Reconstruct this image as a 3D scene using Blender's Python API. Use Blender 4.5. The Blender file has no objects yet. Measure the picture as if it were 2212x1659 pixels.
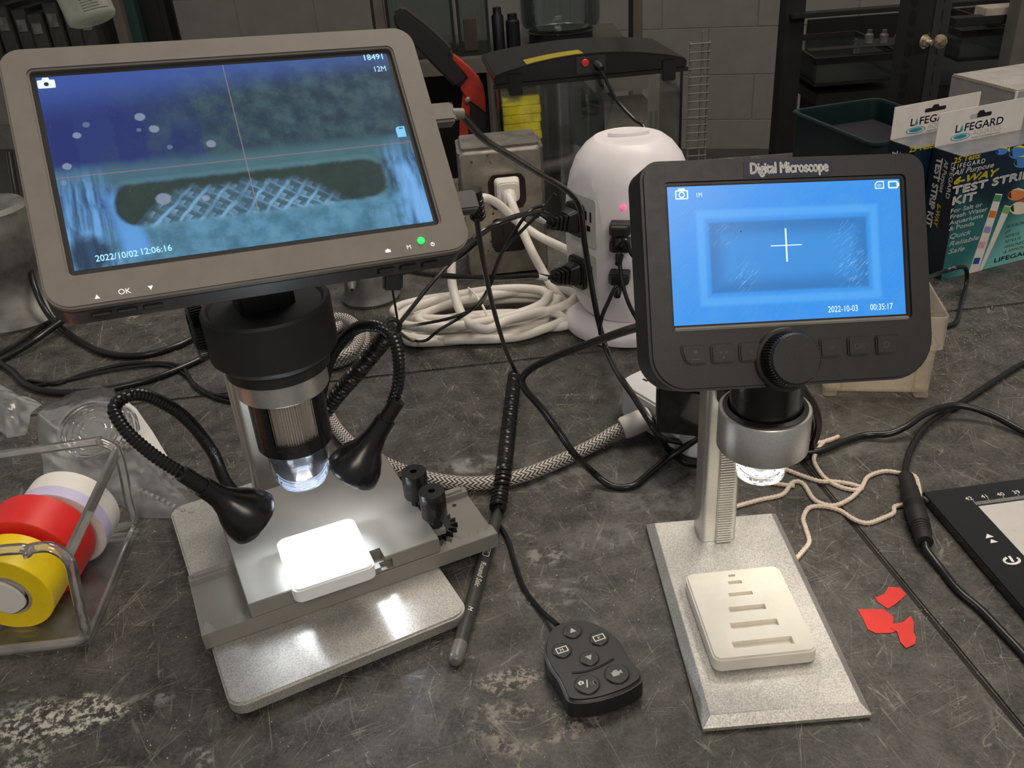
import bpy, bmesh, math, random
from mathutils import Matrix, Vector
random.seed(7)
S = bpy.context.scene
COL = S.collection
MM = 0.001
V3 = Vector
# ------------------------------------------------------------------ camera
FPX, PITCH, ROLL, CAMH = 1981.0, math.radians(30.12), math.radians(-4.33), 360.0
_f = V3((0, math.cos(PITCH), -math.sin(PITCH))); _r = V3((1, 0, 0)); _u = _r.cross(_f)
RT = math.cos(ROLL) * _r + math.sin(ROLL) * _u
UP = -math.sin(ROLL) * _r + math.cos(ROLL) * _u
FW = _f
CAM = V3((0, 0, CAMH))
cam_data = bpy.data.cameras.new('camera'); cam = bpy.data.objects.new('camera', cam_data); COL.objects.link(cam)
cam_data.sensor_fit = 'HORIZONTAL'; cam_data.sensor_width = 36.0; cam_data.lens = 36.0 * FPX / 2212.0
cam_data.clip_start = 0.01; cam_data.clip_end = 60
cm = Matrix((RT, UP, -FW)).transposed().to_4x4(); cm.translation = CAM * MM
cam.matrix_world = cm
S.camera = cam
# ------------------------------------------------------------------ world, lights, exposure
S.view_settings.view_transform = 'Standard'; S.view_settings.look = 'None'
S.view_settings.gamma = 1.0; S.view_settings.use_curve_mapping = False
S.view_settings.exposure = 0.0
W = bpy.data.worlds.new('room_air'); S.world = W; W.use_nodes = True
W.node_tree.nodes['Background'].inputs[0].default_value = (0.98, 0.96, 0.95, 1)
W.node_tree.nodes['Background'].inputs[1].default_value = 0.24
def area(name, loc, target, sx, sy, power, color):
    l = bpy.data.lights.new(name, 'AREA'); l.shape = 'RECTANGLE'; l.size = sx; l.size_y = sy
    l.energy = power; l.color = color
    o = bpy.data.objects.new(name, l); COL.objects.link(o); o.location = loc
    d = V3(target) - V3(loc); o.rotation_euler = d.to_track_quat('-Z', 'Y').to_euler()
    return o
area('ceiling_lamp_over_bench', (0.45, 1.05, 1.75), (0.05, 0.5, 0), 1.3, 0.5, 20.0, (1.0, 0.89, 0.76))
area('front_fill_light', (0.45, -1.45, 1.9), (0.0, 0.4, 0), 1.4, 0.5, 24.0, (1.0, 0.89, 0.76))  # added fill, out of view, to brighten front faces and the plate bevel
area('ceiling_lamp_far_aisle', (0.3, 2.6, 1.9), (0.3, 3.9, -0.6), 1.4, 0.5, 5.0, (1.0, 0.88, 0.72))
# ------------------------------------------------------------------ pixel anchors: a photo point at a chosen height or depth (mm)
def ray(x, y): return (x - 1106) / FPX * RT - (y - 829.5) / FPX * UP + FW
def G(x, y, z=0.0):
    d = ray(x, y); return CAM + d * ((z - CAMH) / d.z)
def D(x, y, Y):
    d = ray(x, y); return CAM + d * (Y / d.y)
def onp(M, x, y):
    """2D coordinates of a photo point on the plane of frame M"""
    o = M.translation; n = M.col[2].to_3d(); d = ray(x, y)
    p = CAM + d * ((o - CAM).dot(n) / d.dot(n)) - o
    return p.dot(M.col[0].to_3d()), p.dot(M.col[1].to_3d())
def FR(o, ax, ay):
    ax = V3(ax).normalized(); ay = V3(ay); ay = (ay - ax * ay.dot(ax)).normalized(); az = ax.cross(ay)
    m = Matrix((ax, ay, az)).transposed().to_4x4(); m.translation = V3(o); return m
def FZ(o, az, hint=(1, 0, 0)):
    az = V3(az).normalized(); h = V3(hint); ax = (h - az * h.dot(az)).normalized(); ay = az.cross(ax)
    m = Matrix((ax, ay, az)).transposed().to_4x4(); m.translation = V3(o); return m
def YAW(o, deg):
    m = Matrix.Rotation(math.radians(deg), 4, 'Z'); m.translation = V3(o); return m
I4 = Matrix.Identity(4)
# ------------------------------------------------------------------ node expressions
class N:
    def __init__(s, m): s.m = m; s.nt = m.node_tree
    def new(s, t, **k):
        n = s.nt.nodes.new(t)
        for a, b in k.items(): setattr(n, a, b)
        return n
    def put(s, inp, v):
        if isinstance(v, X): s.nt.links.new(v.s, inp)
        elif hasattr(v, 'links'): s.nt.links.new(v, inp)
        else: inp.default_value = v
    def math(s, op, *a, clamp=False):
        n = s.new('ShaderNodeMath', operation=op); n.use_clamp = clamp
        for i, v in enumerate(a): s.put(n.inputs[i], v)
        return X(s, n.outputs[0])
    def coords(s, which='Object'):
        t = s.new('ShaderNodeTexCoord'); return t.outputs[which]
    def sep(s, sock):
        n = s.new('ShaderNodeSeparateXYZ'); s.put(n.inputs[0], sock); return [X(s, o) for o in n.outputs]
    def comb(s, x, y, z=0.0):
        n = s.new('ShaderNodeCombineXYZ')
        for i, v in enumerate((x, y, z)): s.put(n.inputs[i], v)
        return n.outputs[0]
    def noise(s, sock, scale, detail=3, rough=.5, dist=0.0):
        n = s.new('ShaderNodeTexNoise'); s.put(n.inputs['Vector'], sock)
        n.inputs['Scale'].default_value = scale; n.inputs['Detail'].default_value = detail; n.inputs['Roughness'].default_value = rough
        n.inputs['Distortion'].default_value = dist
        return X(s, n.outputs[0])
    def voronoi(s, sock, scale, feature='F1'):
        n = s.new('ShaderNodeTexVoronoi', feature=feature); s.put(n.inputs['Vector'], sock); n.inputs['Scale'].default_value = scale
        return X(s, n.outputs['Distance'])
    def sstep(s, v, a, b):
        n = s.new('ShaderNodeMapRange', interpolation_type='SMOOTHSTEP'); s.put(n.inputs[0], v)
        n.inputs[1].default_value = a; n.inputs[2].default_value = b; return X(s, n.outputs[0])
    def mix(s, f, a, b):
        n = s.new('ShaderNodeMix', data_type='RGBA'); s.put(n.inputs[0], f)
        for i, v in ((6, a), (7, b)):
            if isinstance(v, (tuple, list)): n.inputs[i].default_value = tuple(v) + (1,) * (4 - len(v))
            else: s.put(n.inputs[i], v)
        return n.outputs[2]
    def vmul(s, sock, v):
        n = s.new('ShaderNodeVectorMath', operation='MULTIPLY'); s.put(n.inputs[0], sock); n.inputs[1].default_value = v; return n.outputs[0]
    def bump(s, h, strength=.2, dist=.001):
        n = s.new('ShaderNodeBump'); n.inputs['Strength'].default_value = strength; n.inputs['Distance'].default_value = dist
        s.put(n.inputs['Height'], h); return n.outputs[0]
class X:
    def __init__(s, n, sock): s.n = n; s.s = sock
    def __add__(s, o): return s.n.math('ADD', s, o)
    __radd__ = __add__
    def __sub__(s, o): return s.n.math('SUBTRACT', s, o)
    def __rsub__(s, o): return s.n.math('SUBTRACT', o, s)
    def __mul__(s, o): return s.n.math('MULTIPLY', s, o)
    __rmul__ = __mul__
    def __truediv__(s, o): return s.n.math('DIVIDE', s, o)
    def abs(s): return s.n.math('ABSOLUTE', s)
    def frac(s): return s.n.math('FRACT', s)
    def sin(s): return s.n.math('SINE', s)
    def max(s, o): return s.n.math('MAXIMUM', s, o)
    def min(s, o): return s.n.math('MINIMUM', s, o)
    def sqrt(s): return s.n.math('SQRT', s)
    def lt(s, o): return s.n.math('LESS_THAN', s, o)
    def gt(s, o): return s.n.math('GREATER_THAN', s, o)
    def clamp(s): return s.n.math('ADD', s, 0.0, clamp=True)
def hexc(r, g, b):
    f = lambda c: (c / 255 / 12.92) if c <= 10 else ((c / 255 + .055) / 1.055) ** 2.4
    return (f(r), f(g), f(b))
MATS = {}
def mat0(name):
    m = bpy.data.materials.new(name); m.use_nodes = True; MATS[name] = m
    return m, N(m), m.node_tree.nodes['Principled BSDF']
def pm(name, color, rough=.5, metal=0.0, var=.12, vs=90, bump=0.0, bs=400, coat=0.0, spec=.5, emis=None, es=0.0, sss=0.0):
    m, n, b = mat0(name)
    c = n.coords()
    k = n.noise(c, vs, 4, .6)
    lo = tuple(v * (1 - var) for v in color); hi = tuple(min(1, v * (1 + var)) for v in color)
    n.put(b.inputs['Base Color'], n.mix(n.sstep(k, .3, .7), lo, hi))
    n.put(b.inputs['Roughness'], n.math('MULTIPLY_ADD', n.noise(c, vs * 2, 3), .16, rough - .08, clamp=True))
    b.inputs['Metallic'].default_value = metal
    b.inputs['Specular IOR Level'].default_value = spec
    b.inputs['Coat Weight'].default_value = coat
    if sss: b.inputs['Subsurface Weight'].default_value = sss; b.inputs['Subsurface Radius'].default_value = (.004, .0035, .003); b.inputs['Subsurface Scale'].default_value = 1
    if bump: n.put(b.inputs['Normal'], n.bump(n.noise(c, bs, 3, .6), bump, .0005))
    if emis: b.inputs['Emission Color'].default_value = tuple(emis) + (1,); b.inputs['Emission Strength'].default_value = es
    return m
def clear(name, tint=(.96, .97, .97), haze=.05, hazecol=(.8, .8, .8), rough=.04, edge=.55):
    """clear plastic or glass: see-through face on, glossy and paler towards the edge"""
    m, n, b = mat0(name); nt = m.node_tree; nt.nodes.remove(b)
    out = nt.nodes['Material Output']
    tr = n.new('ShaderNodeBsdfTransparent'); tr.inputs[0].default_value = tint + (1,)
    gl = n.new('ShaderNodeBsdfGlossy'); gl.inputs['Roughness'].default_value = rough; gl.inputs[0].default_value = (1, 1, 1, 1)
    df = n.new('ShaderNodeBsdfDiffuse'); df.inputs[0].default_value = hazecol + (1,)
    tl = n.new('ShaderNodeBsdfTranslucent'); tl.inputs[0].default_value = hazecol + (1,)
    hz = n.new('ShaderNodeMixShader'); hz.inputs[0].default_value = .5; nt.links.new(df.outputs[0], hz.inputs[1]); nt.links.new(tl.outputs[0], hz.inputs[2])
    lw = n.new('ShaderNodeFresnel'); lw.inputs[0].default_value = 1.45
    k = n.noise(n.coords(), 60, 3)
    m1 = n.new('ShaderNodeMixShader'); n.put(m1.inputs[0], n.math('MULTIPLY', k, haze * 2, clamp=True)); nt.links.new(tr.outputs[0], m1.inputs[1]); nt.links.new(hz.outputs[0], m1.inputs[2])
    m2 = n.new('ShaderNodeMixShader'); n.put(m2.inputs[0], n.math('MULTIPLY_ADD', X(n, lw.outputs[0]), edge, .01, clamp=True))
    nt.links.new(m1.outputs[0], m2.inputs[1]); nt.links.new(gl.outputs[0], m2.inputs[2]); nt.links.new(m2.outputs[0], out.inputs[0])
    return m
def glow(name, color, strength):
    m, n, b = mat0(name); b.inputs['Base Color'].default_value = tuple(c * .3 for c in color) + (1,)
    k = n.noise(n.coords(), 300, 2)
    n.put(b.inputs['Emission Color'], n.mix(k, tuple(c * .94 for c in color), color)); b.inputs['Emission Strength'].default_value = strength
    return m
# ------------------------------------------------------------------ mesh helpers (all lengths in mm, world space)
def T(M, p): return M @ V3(p)
def box(bm, x0, x1, y0, y1, z0, z1, M=I4):
    v = [bm.verts.new(T(M, p)) for p in ((x0, y0, z0), (x1, y0, z0), (x1, y1, z0), (x0, y1, z0), (x0, y0, z1), (x1, y0, z1), (x1, y1, z1), (x0, y1, z1))]
    for f in ((3, 2, 1, 0), (4, 5, 6, 7), (0, 1, 5, 4), (1, 2, 6, 5), (2, 3, 7, 6), (3, 0, 4, 7)): bm.faces.new([v[i] for i in f])
def prism(bm, pts, z0, z1, M=I4, top=None):
    a = sum(pts[i][0] * pts[(i + 1) % len(pts)][1] - pts[(i + 1) % len(pts)][0] * pts[i][1] for i in range(len(pts)))
    if a < 0: pts = pts[::-1]; top = top[::-1] if top else None
    lo = [bm.verts.new(T(M, (x, y, z0))) for x, y in pts]; hi = [bm.verts.new(T(M, (x, y, z1))) for x, y in (top or pts)]
    bm.faces.new(lo[::-1]); bm.faces.new(hi); n = len(pts)
    for i in range(n): bm.faces.new((lo[i], lo[(i + 1) % n], hi[(i + 1) % n], hi[i]))
def ringprism(bm, outer, inner, z0, z1, M=I4):
    n = len(outer)
    r = [[bm.verts.new(T(M, (x, y, z))) for x, y in p] for p, z in ((outer, z0), (outer, z1), (inner, z1), (inner, z0))]
    for i in range(n):
        j = (i + 1) % n
        for a in range(4): b = (a + 1) % 4; bm.faces.new((r[a][i], r[a][j], r[b][j], r[b][i]))
def rr(x0, x1, y0, y1, r=3, n=5):
    if not isinstance(r, (tuple, list)): r = (r,) * 4       # corner order: x1y1, x0y1, x0y0, x1y0
    out = []
    for k, (cx, cy, sx, sy) in enumerate(((x1, y1, -1, -1), (x0, y1, 1, -1), (x0, y0, 1, 1), (x1, y0, -1, 1))):
        for i in range(n + 1):
            a = math.pi / 2 * (k + i / n)
            out.append((cx + sx * r[k] + r[k] * math.cos(a), cy + sy * r[k] + r[k] * math.sin(a)))
    return out
def circ(r, n=24, cx=0, cy=0): return [(cx + r * math.cos(2 * math.pi * i / n), cy + r * math.sin(2 * math.pi * i / n)) for i in range(n)]
def lathe(bm, prof, n=32, M=I4, a0=0.0, a1=360.0, caps=True):
    """prof: (radius, z) from bottom to top on the outside; closed caps at both ends when caps"""
    full = abs(a1 - a0) >= 360
    cnt = n if full else n + 1
    rings = []
    for r, z in prof:
        rings.append([bm.verts.new(T(M, (r * math.cos(math.radians(a0 + (a1 - a0) * i / n)), r * math.sin(math.radians(a0 + (a1 - a0) * i / n)), z))) for i in range(cnt)] if r > 1e-6 else [bm.verts.new(T(M, (0, 0, z)))])
    for A, B in zip(rings, rings[1:]):
        for i in range(n):
            j = (i + 1) % cnt if full else i + 1
            if len(A) == 1 and len(B) == 1: continue
            if len(A) == 1: bm.faces.new((A[0], B[j], B[i]))
            elif len(B) == 1: bm.faces.new((A[i], A[j], B[0]))
            else: bm.faces.new((A[i], A[j], B[j], B[i]))
    if caps and full:
        if len(rings[0]) > 2: bm.faces.new(rings[0][::-1])
        if len(rings[-1]) > 2: bm.faces.new(rings[-1])
def gearpts(r0, r1, n, w=.5):
    out = []
    for i in range(n):
        for f, r in ((0, r0), (.25 * w * 2 * .5, r0), (.3, r1), (.3 + .4 * w, r1), (.85, r0)): pass
        a = 2 * math.pi / n
        out += [(r0 * math.cos(a * i), r0 * math.sin(a * i)), (r1 * math.cos(a * (i + .25)), r1 * math.sin(a * (i + .25))), (r1 * math.cos(a * (i + .25 + .5 * w)), r1 * math.sin(a * (i + .25 + .5 * w))), (r0 * math.cos(a * (i + .5 + .5 * w)), r0 * math.sin(a * (i + .5 + .5 * w)))]
    return out
def cr(pts, per=8):
    """Catmull-Rom curve through the points"""
    P = [V3(p) for p in pts]; P = [P[0] * 2 - P[1]] + P + [P[-1] * 2 - P[-2]]; out = []
    for i in range(1, len(P) - 2):
        a, b, c, d = P[i - 1:i + 3]
        for k in range(per):
            t = k / per
            out.append(.5 * ((2 * b) + (c - a) * t + (2 * a - 5 * b + 4 * c - d) * t * t + (3 * b - a - 3 * c + d) * t ** 3))
    out.append(P[-2]); return out
def resample(P, step):
    out = [P[0].copy()]; acc = 0
    for a, b in zip(P, P[1:]):
        L = (b - a).length; s = step - acc
        while s <= L and L > 0: out.append(a.lerp(b, s / L)); s += step
        acc = (acc + L) % step
    return out
def frames(P):
    t = [(P[min(i + 1, len(P) - 1)] - P[max(i - 1, 0)]).normalized() for i in range(len(P))]
    n = V3((0, 0, 1)); n = (n - t[0] * n.dot(t[0]))
    if n.length < .1: n = V3((1, 0, 0)); n = n - t[0] * n.dot(t[0])
    n.normalize(); out = []
    for k in t:
        n = n - k * n.dot(k)
        n.normalize(); out.append((n.copy(), k.cross(n)))
    return out
def tube(bm, P, r, n=8, flat=1.0):
    """swept tube with a UV layer: u around, v along in mm"""
    P = [V3(p) for p in P]; Fm = frames(P); uv = bm.loops.layers.uv.verify(); rings = []; L = [0.0]
    for a, b in zip(P, P[1:]): L.append(L[-1] + (b - a).length)
    for i, p in enumerate(P):
        ri = r(i / max(1, len(P) - 1), L[i]) if callable(r) else r
        A, B = Fm[i]
        rings.append([bm.verts.new(p + A * (ri * flat * math.cos(2 * math.pi * k / n)) + B * (ri * math.sin(2 * math.pi * k / n))) for k in range(n)])
    for i in range(len(P) - 1):
        for k in range(n):
            j = (k + 1) % n
            f = bm.faces.new((rings[i][k], rings[i][j], rings[i + 1][j], rings[i + 1][k]))
            for lp, (u, v) in zip(f.loops, ((k / n, L[i]), ((k + 1) / n, L[i]), ((k + 1) / n, L[i + 1]), (k / n, L[i + 1]))): lp[uv].uv = (u, v)
    bm.faces.new(rings[0][::-1]); bm.faces.new(rings[-1])
def helix(P, R, pitch, per=14):
    P = resample([V3(p) for p in P], pitch / per); Fm = frames(P)
    return [p + (a * math.cos(2 * math.pi * i / per) + b * math.sin(2 * math.pi * i / per)) * R for i, (p, (a, b)) in enumerate(zip(P, Fm))]
def root_of(o):
    while o.parent: o = o.parent
    return o
def put(bm, name, mat, parent=None, bev=0.0, seg=2, ang=35, smooth=True, base=None, fix=True):
    """link a bmesh (world mm) as ONE mesh object under its parent"""
    if fix: bmesh.ops.recalc_face_normals(bm, faces=bm.faces)
    if bev:
        es = [e for e in bm.edges if len(e.link_faces) == 2 and e.calc_face_angle(0) > math.radians(ang)]
        bmesh.ops.bevel(bm, geom=es, offset=bev, segments=seg, affect='EDGES', clamp_overlap=True)
    me = bpy.data.meshes.new(name)
    o = bpy.data.objects.new(name, me); COL.objects.link(o)
    if parent is not None:
        o.parent = parent; org = root_of(parent).location / MM
    else:
        if base is None:
            xs = [v.co for v in bm.verts]; base = V3(((min(v.x for v in xs) + max(v.x for v in xs)) / 2, (min(v.y for v in xs) + max(v.y for v in xs)) / 2, min(v.z for v in xs)))
        org = V3(base); o.location = org * MM
    for v in bm.verts: v.co = (v.co - org) * MM
    bm.to_mesh(me); bm.free()
    if smooth:
        me.shade_smooth(); me.set_sharp_from_angle(angle=math.radians(38))
    me.materials.append(MATS[mat] if isinstance(mat, str) else mat)
    return o
def B(): return bmesh.new()
def tag(o, label, cat, group=None, kind=None):
    o['label'] = label
    if cat: o['category'] = cat
    if group: o['group'] = group
    if kind: o['kind'] = kind
    return o
def thing(name, label, cat, loc, group=None):
    o = bpy.data.objects.new(name, None); COL.objects.link(o); o.location = V3(loc) * MM; o.empty_display_size = .02
    return tag(o, label, cat, group)
def boolean_cut(o, cutters):
    """subtract cutter bmeshes (world mm) from a mesh object"""
    org = root_of(o).location
    bm = B()
    tmp = []
    for c in cutters:
        bmesh.ops.recalc_face_normals(c, faces=c.faces)
        for v in c.verts: v.co = v.co * MM - org
        me = bpy.data.meshes.new('cut'); c.to_mesh(me); c.free(); k = bpy.data.objects.new('cut', me); COL.objects.link(k); k.location = org; tmp.append(k)
        md = o.modifiers.new('cut', 'BOOLEAN'); md.object = k; md.solver = 'EXACT'; md.operation = 'DIFFERENCE'
    bm.free()
    dg = bpy.context.evaluated_depsgraph_get(); dg.update()
    ne = bpy.data.meshes.new_from_object(o.evaluated_get(dg)); ne.name = o.name
    o.modifiers.clear(); o.data = ne
    ne.shade_smooth(); ne.set_sharp_from_angle(angle=math.radians(38))
    for k in tmp: bpy.data.objects.remove(k)
def text(s, M, size, mat, parent, name='lettering', x=0, y=0, align='LEFT', bold=0.0, shear=0.0, xs=1.0, lift=.12, spacing=1.0, fit=None):
    """flat lettering on the plane of frame M at (x, y), cap height about 0.7 size"""
    cu = bpy.data.curves.new('t', 'FONT'); cu.body = s; cu.size = 1.0; cu.align_x = align; cu.shear = shear; cu.space_character = spacing
    cu.resolution_u = 3
    to = bpy.data.objects.new('t', cu); COL.objects.link(to)
    me = bpy.data.meshes.new_from_object(to)
    bm = B(); bm.from_mesh(me)
    bpy.data.objects.remove(to); bpy.data.curves.remove(cu); bpy.data.meshes.remove(me)
    if fit: xs = fit / max(1e-6, (max(v.co.x for v in bm.verts) - min(v.co.x for v in bm.verts))) / size
    for v in bm.verts: v.co = M @ V3((x + v.co.x * size * xs, y + v.co.y * size, lift))
    if bold:                                    # heavier stroke: the same outline shifted a little each way
        src = [tuple(v.co for v in f.verts) for f in bm.faces]; k = bold * size
        for dx, dy in ((k, 0), (-k, 0), (0, k), (0, -k)):
            d = M.col[0].to_3d() * dx + M.col[1].to_3d() * dy
            for cs in src: bm.faces.new([bm.verts.new(c_ + d) for c_ in cs])
    n = M.col[2].to_3d()
    bmesh.ops.recalc_face_normals(bm, faces=bm.faces)
    for f in bm.faces:
        if f.normal.dot(n) < 0: f.normal_flip()
    return put(bm, name, mat, parent, smooth=False, fix=False)
def flat(pts, M, mat, parent, name, lift=.1, th=.05):
    bm = B(); prism(bm, pts, lift, lift + th, M); return put(bm, name, mat, parent, smooth=False)
def line2(a, b, w):
    a = V3(a); b = V3(b); d = (b - a).normalized(); k = V3((-d.y, d.x)) * w / 2
    return [tuple(a - k), tuple(b - k), tuple(b + k), tuple(a + k)]
# ------------------------------------------------------------------ materials
def bench_material():
    m, n, b = mat0('bench_stone')
    c0_ = n.coords(); x, y, z = n.sep(c0_); y = y + .7; c = n.comb(x, y, z)
    big = n.noise(c, 9, 5, .62); mid = n.noise(c, 55, 5, .65); fine = n.noise(c, 420, 4, .7)
    grit = n.noise(c, 1100, 3, .75)
    col = n.mix(n.sstep(mid * .42 + fine * .34 + grit * .24, .36, .64), (.018, .0168, .0152), (.108, .0995, .089))
    col = n.mix(n.sstep(grit, .66, .74) * .55, col, (.34, .31, .26))
    col = n.mix(n.sstep(big, .48, .72) * n.sstep(n.noise(c, 30, 4, .7), .35, .65) * .6, col, (.145, .135, .122))
    # fine pale scratches: thin bands of stretched noise along a few directions
    for i, (dx, dy, s, th) in enumerate(((.3, 1, 26, .014), (1, .45, 22, .012), (-.7, 1, 19, .012), (1, -.12, 30, .014), (.9, 1, 15, .010), (-.3, 1, 34, .014))):
        L = math.hypot(dx, dy); u = (x * (dx / L) + y * (dy / L)); v = (x * (-dy / L) + y * (dx / L))
        w = n.noise(n.comb(u * 7.0, v * s * 4.0 + n.noise(c, 6, 2) * 3.0, float(i)), 2.2, 2, .4)
        band = 1 - n.sstep((w - .5).abs(), 0.0, th)
        gate = n.sstep(n.noise(n.comb(u * 5.0, v * 40.0, i + 3.0), 3.0, 2), .52, .66)
        col = n.mix((band * gate * .6), col, (.30, .275, .24))
    # dried stains with shapes of their own: (x, y, rx, ry, strength, tone, ragged scale, ring)
    stains = [(G(1150, 1570), 34, 20, .8, (.30, .26, .21), 130, 1), (G(1105, 1470), 20, 10, .75, (.34, .31, .25), 260, 0),
              (G(70, 1560), 22, 20, .95, (.50, .47, .40), 240, 0), (G(175, 1545), 24, 16, .95, (.55, .52, .44), 240, 0), (G(60, 1640), 12, 10, .8, (.4, .38, .33), 240, 0),
              (G(320, 1512), 12, 6, .6, (.3, .3, .3), 120, 0), (G(430, 1640), 10, 8, .7, (.35, .37, .37), 120, 0), (G(1190, 1285), 22, 16, .45, (.28, .27, .25), 160, 1),
              (G(1030, 1000), 24, 12, .75, (.33, .33, .31), 60, 0), (G(1165, 1030), 14, 22, .35, (.3, .3, .29), 90, 0), (G(1180, 1200), 14, 12, .6, (.34, .33, .31), 110, 0),
              (G(1290, 1160), 30, 20, .35, (.22, .22, .22), 90, 0), (G(1400, 1060), 40, 30, .5, (.20, .20, .20), 70, 0), (G(1100, 735), 16, 14, .55, (.24, .25, .25), 60, 0),
              (G(940, 1010), 10, 8, .5, (.33, .33, .32), 100, 0), (G(1870, 960), 34, 20, .45, (.20, .195, .185), 60, 0), (G(290, 680), 8, 20, .7, (.40, .33, .24), 200, 0),
              (G(1240, 1010), 12, 10, .5, (.3, .29, .27), 90, 0), (G(1050, 1540), 8, 6, .5, (.33, .31, .28), 120, 0), (G(0, 1530), 20, 7, .5, (.25, .27, .26), 120, 0)]
    for i, (p, rx, ry, st, tone, rs, ring) in enumerate(stains):
        dx = (x - p.x * MM) / (rx * MM); dy = (y - p.y * MM) / (ry * MM)
        d = (dx * dx + dy * dy).sqrt() + (n.noise(c, 50, 3) - .5) * 1.1
        msk = 1 - n.sstep(d, .55, 1.0)
        if ring: msk = msk * n.sstep(d, .15, .55)
        rag = n.sstep(n.noise(n.vmul(c, (1, 1, 1)), rs, 4, .7), .47, .58) if rs >= 100 else n.sstep(n.noise(c, rs, 4, .7), .38, .62)
        col = n.mix((msk * rag * st).clamp(), col, tone)
    n.put(b.inputs['Base Color'], col)
    n.put(b.inputs['Roughness'], n.math('MULTIPLY_ADD', n.noise(c, 70, 4), .35, .28, clamp=True))
    b.inputs['Specular IOR Level'].default_value = .42
    n.put(b.inputs['Normal'], n.bump(fine * .6 + mid * .8, .22, .0012))
bench_material()
pm('seam_dirt', (.022, .020, .018), .9)
pm('block_paint', (.30, .285, .255), .6, var=.06, vs=12, bump=.15, bs=90)
pm('mortar', (.26, .25, .225), .8, vs=20)
pm('floor_vinyl', (.10, .09, .08), .6, vs=8)
pm('dark_steel', (.022, .021, .019), .5, .3, vs=15, bump=.1, bs=80)
pm('brown_post', (.13, .11, .09), .6, vs=15)
pm('teal_plastic', (.004, .018, .020), .5, vs=20)
pm('teal_panel', (.015, .05, .045), .5, vs=20)
pm('dark_bin', (.035, .037, .033), .6, vs=25, var=.3)
pm('navy_plastic', (.006, .006, .011), .5)
pm('shelf_board', (.13, .12, .10), .6, vs=15)
pm('pink_card', (.25, .13, .12), .7)
pm('white_card', (.74, .70, .65), .7, var=.04)
pm('cardboard', (.42, .37, .31), .8, var=.12, vs=40)
pm('carton_white', (.33, .31, .285), .75, var=.15, vs=30)
pm('bolt_zinc', (.62, .56, .42), .32, .9, vs=200)
pm('black_plastic', (.014, .0135, .013), .42, var=.1, bump=.05, bs=900)
pm('black_satin', (.009, .009, .0095), .27, var=.1)
pm('black_rubber', (.011, .0105, .010), .27, var=.12)
pm('black_matte', (.012, .011, .011), .62, var=.1, bump=.08, bs=1200)
pm('deep_black', (.004, .004, .004), .5)
pm('black_gloss', (.006, .006, .006), .12, coat=.6)
pm('housing_dark', (.030, .031, .034), .35, var=.06)
pm('bezel_grey', (.180, .160, .138), .52, var=.05, bump=.06, bs=1500)
pm('bezel_black', (.016, .015, .014), .45, var=.08, bump=.06, bs=1500)
pm('bezel_ridge', (.24, .215, .19), .45)
pm('print_white', (.86, .84, .80), .6, var=.02)
pm('print_grey', (.45, .44, .44), .6, var=.02)
pm('print_dim', (.055, .052, .05), .4)
pm('plug_grey', (.17, .155, .14), .5)
pm('plug_grey_dark', (.10, .095, .09), .5)
def brushed(name, col, rough, sparkle=.25, bs=2500, metal=.92):
    m, n, b = mat0(name); c = n.coords()
    k = n.noise(c, 1300, 2, .6); g = n.noise(c, 40, 4)
    n.put(b.inputs['Base Color'], n.mix(n.sstep(k * .7 + g * .3, .35, .66), tuple(v * (1 - sparkle) for v in col), tuple(min(1, v * (1 + sparkle)) for v in col)))
    n.put(b.inputs['Roughness'], n.math('MULTIPLY_ADD', n.noise(c, 900, 2), .2, rough - .1, clamp=True)); b.inputs['Metallic'].default_value = metal
    n.put(b.inputs['Normal'], n.bump(n.noise(c, bs, 2, .7), .22, .0003))
brushed('blasted_aluminium', (.52, .505, .475), .50, metal=.7)
brushed('satin_aluminium', (.66, .645, .61), .34, .08)
brushed('knurl_metal', (.62, .57, .50), .35, .1)
pm('steel_plate', (.40, .37, .32), .30, .8, var=.3, vs=35, bump=.1, bs=60)
pm('galvanised', (.20, .185, .165), .45, .6, var=.35, vs=25, bump=.15, bs=70)
pm('turret_grey', (.16, .155, .145), .55, .35, var=.35, vs=35, bump=.2, bs=80)
pm('rust', (.12, .05, .025), .9)
pm('receptacle_brown', (.022, .012, .010), .3)
pm('resin_grey', (.205, .195, .175), .42, var=.06, vs=30)
pm('resin_white', (.76, .72, .63), .42, var=.04, vs=60, sss=.25)
pm('resin_sample', (.86, .87, .88), .4, var=.02)
pm('tower_white', (.80, .76, .78), .38, var=.02)
pm('socket_white', (.56, .58, .53), .42, var=.03)
pm('cord_white', (.74, .70, .64), .45, var=.04)
pm('strip_white', (.74, .73, .74), .42, var=.03)
pm('label_white', (.72, .70, .67), .6, var=.03)
pm('pen_grey', (.050, .048, .045), .38)
pm('pen_cap_grey', (.15, .147, .14), .35)
pm('red_tape', (.75, .022, .018), .42, var=.08, vs=40)
pm('red_scrap', (.76, .03, .02), .55, var=.06)
pm('yellow_tape', (.86, .62, .006), .4, var=.05)
pm('white_tape', (.78, .75, .72), .6, var=.04)
pm('lilac_tape', (.60, .55, .78), .5, var=.04)
pm('cardboard_core', (.36, .30, .22), .8)
pm('string_cotton', (.74, .62, .50), .9, var=.12, vs=600, bump=.5, bs=1400)
pm('yellow_sponge', (.90, .72, .006), .85, var=.25, vs=70, bump=.6, bs=200)
pm('tank_black', (.005, .005, .005), .22)
pm('button_red', (.70, .05, .03), .4)
pm('clamp_red', (.42, .035, .02), .4)
pm('wire_white', (.17, .165, .155), .5)
pm('pad_white', (.62, .60, .56), .3, var=.03)
pm('sand', (.70, .60, .44), .35, var=.5, vs=3000)
pm('box_navy', (.012, .018, .030), .25, var=.1)
pm('box_flap', (.16, .165, .175), .22, var=.1)
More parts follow.
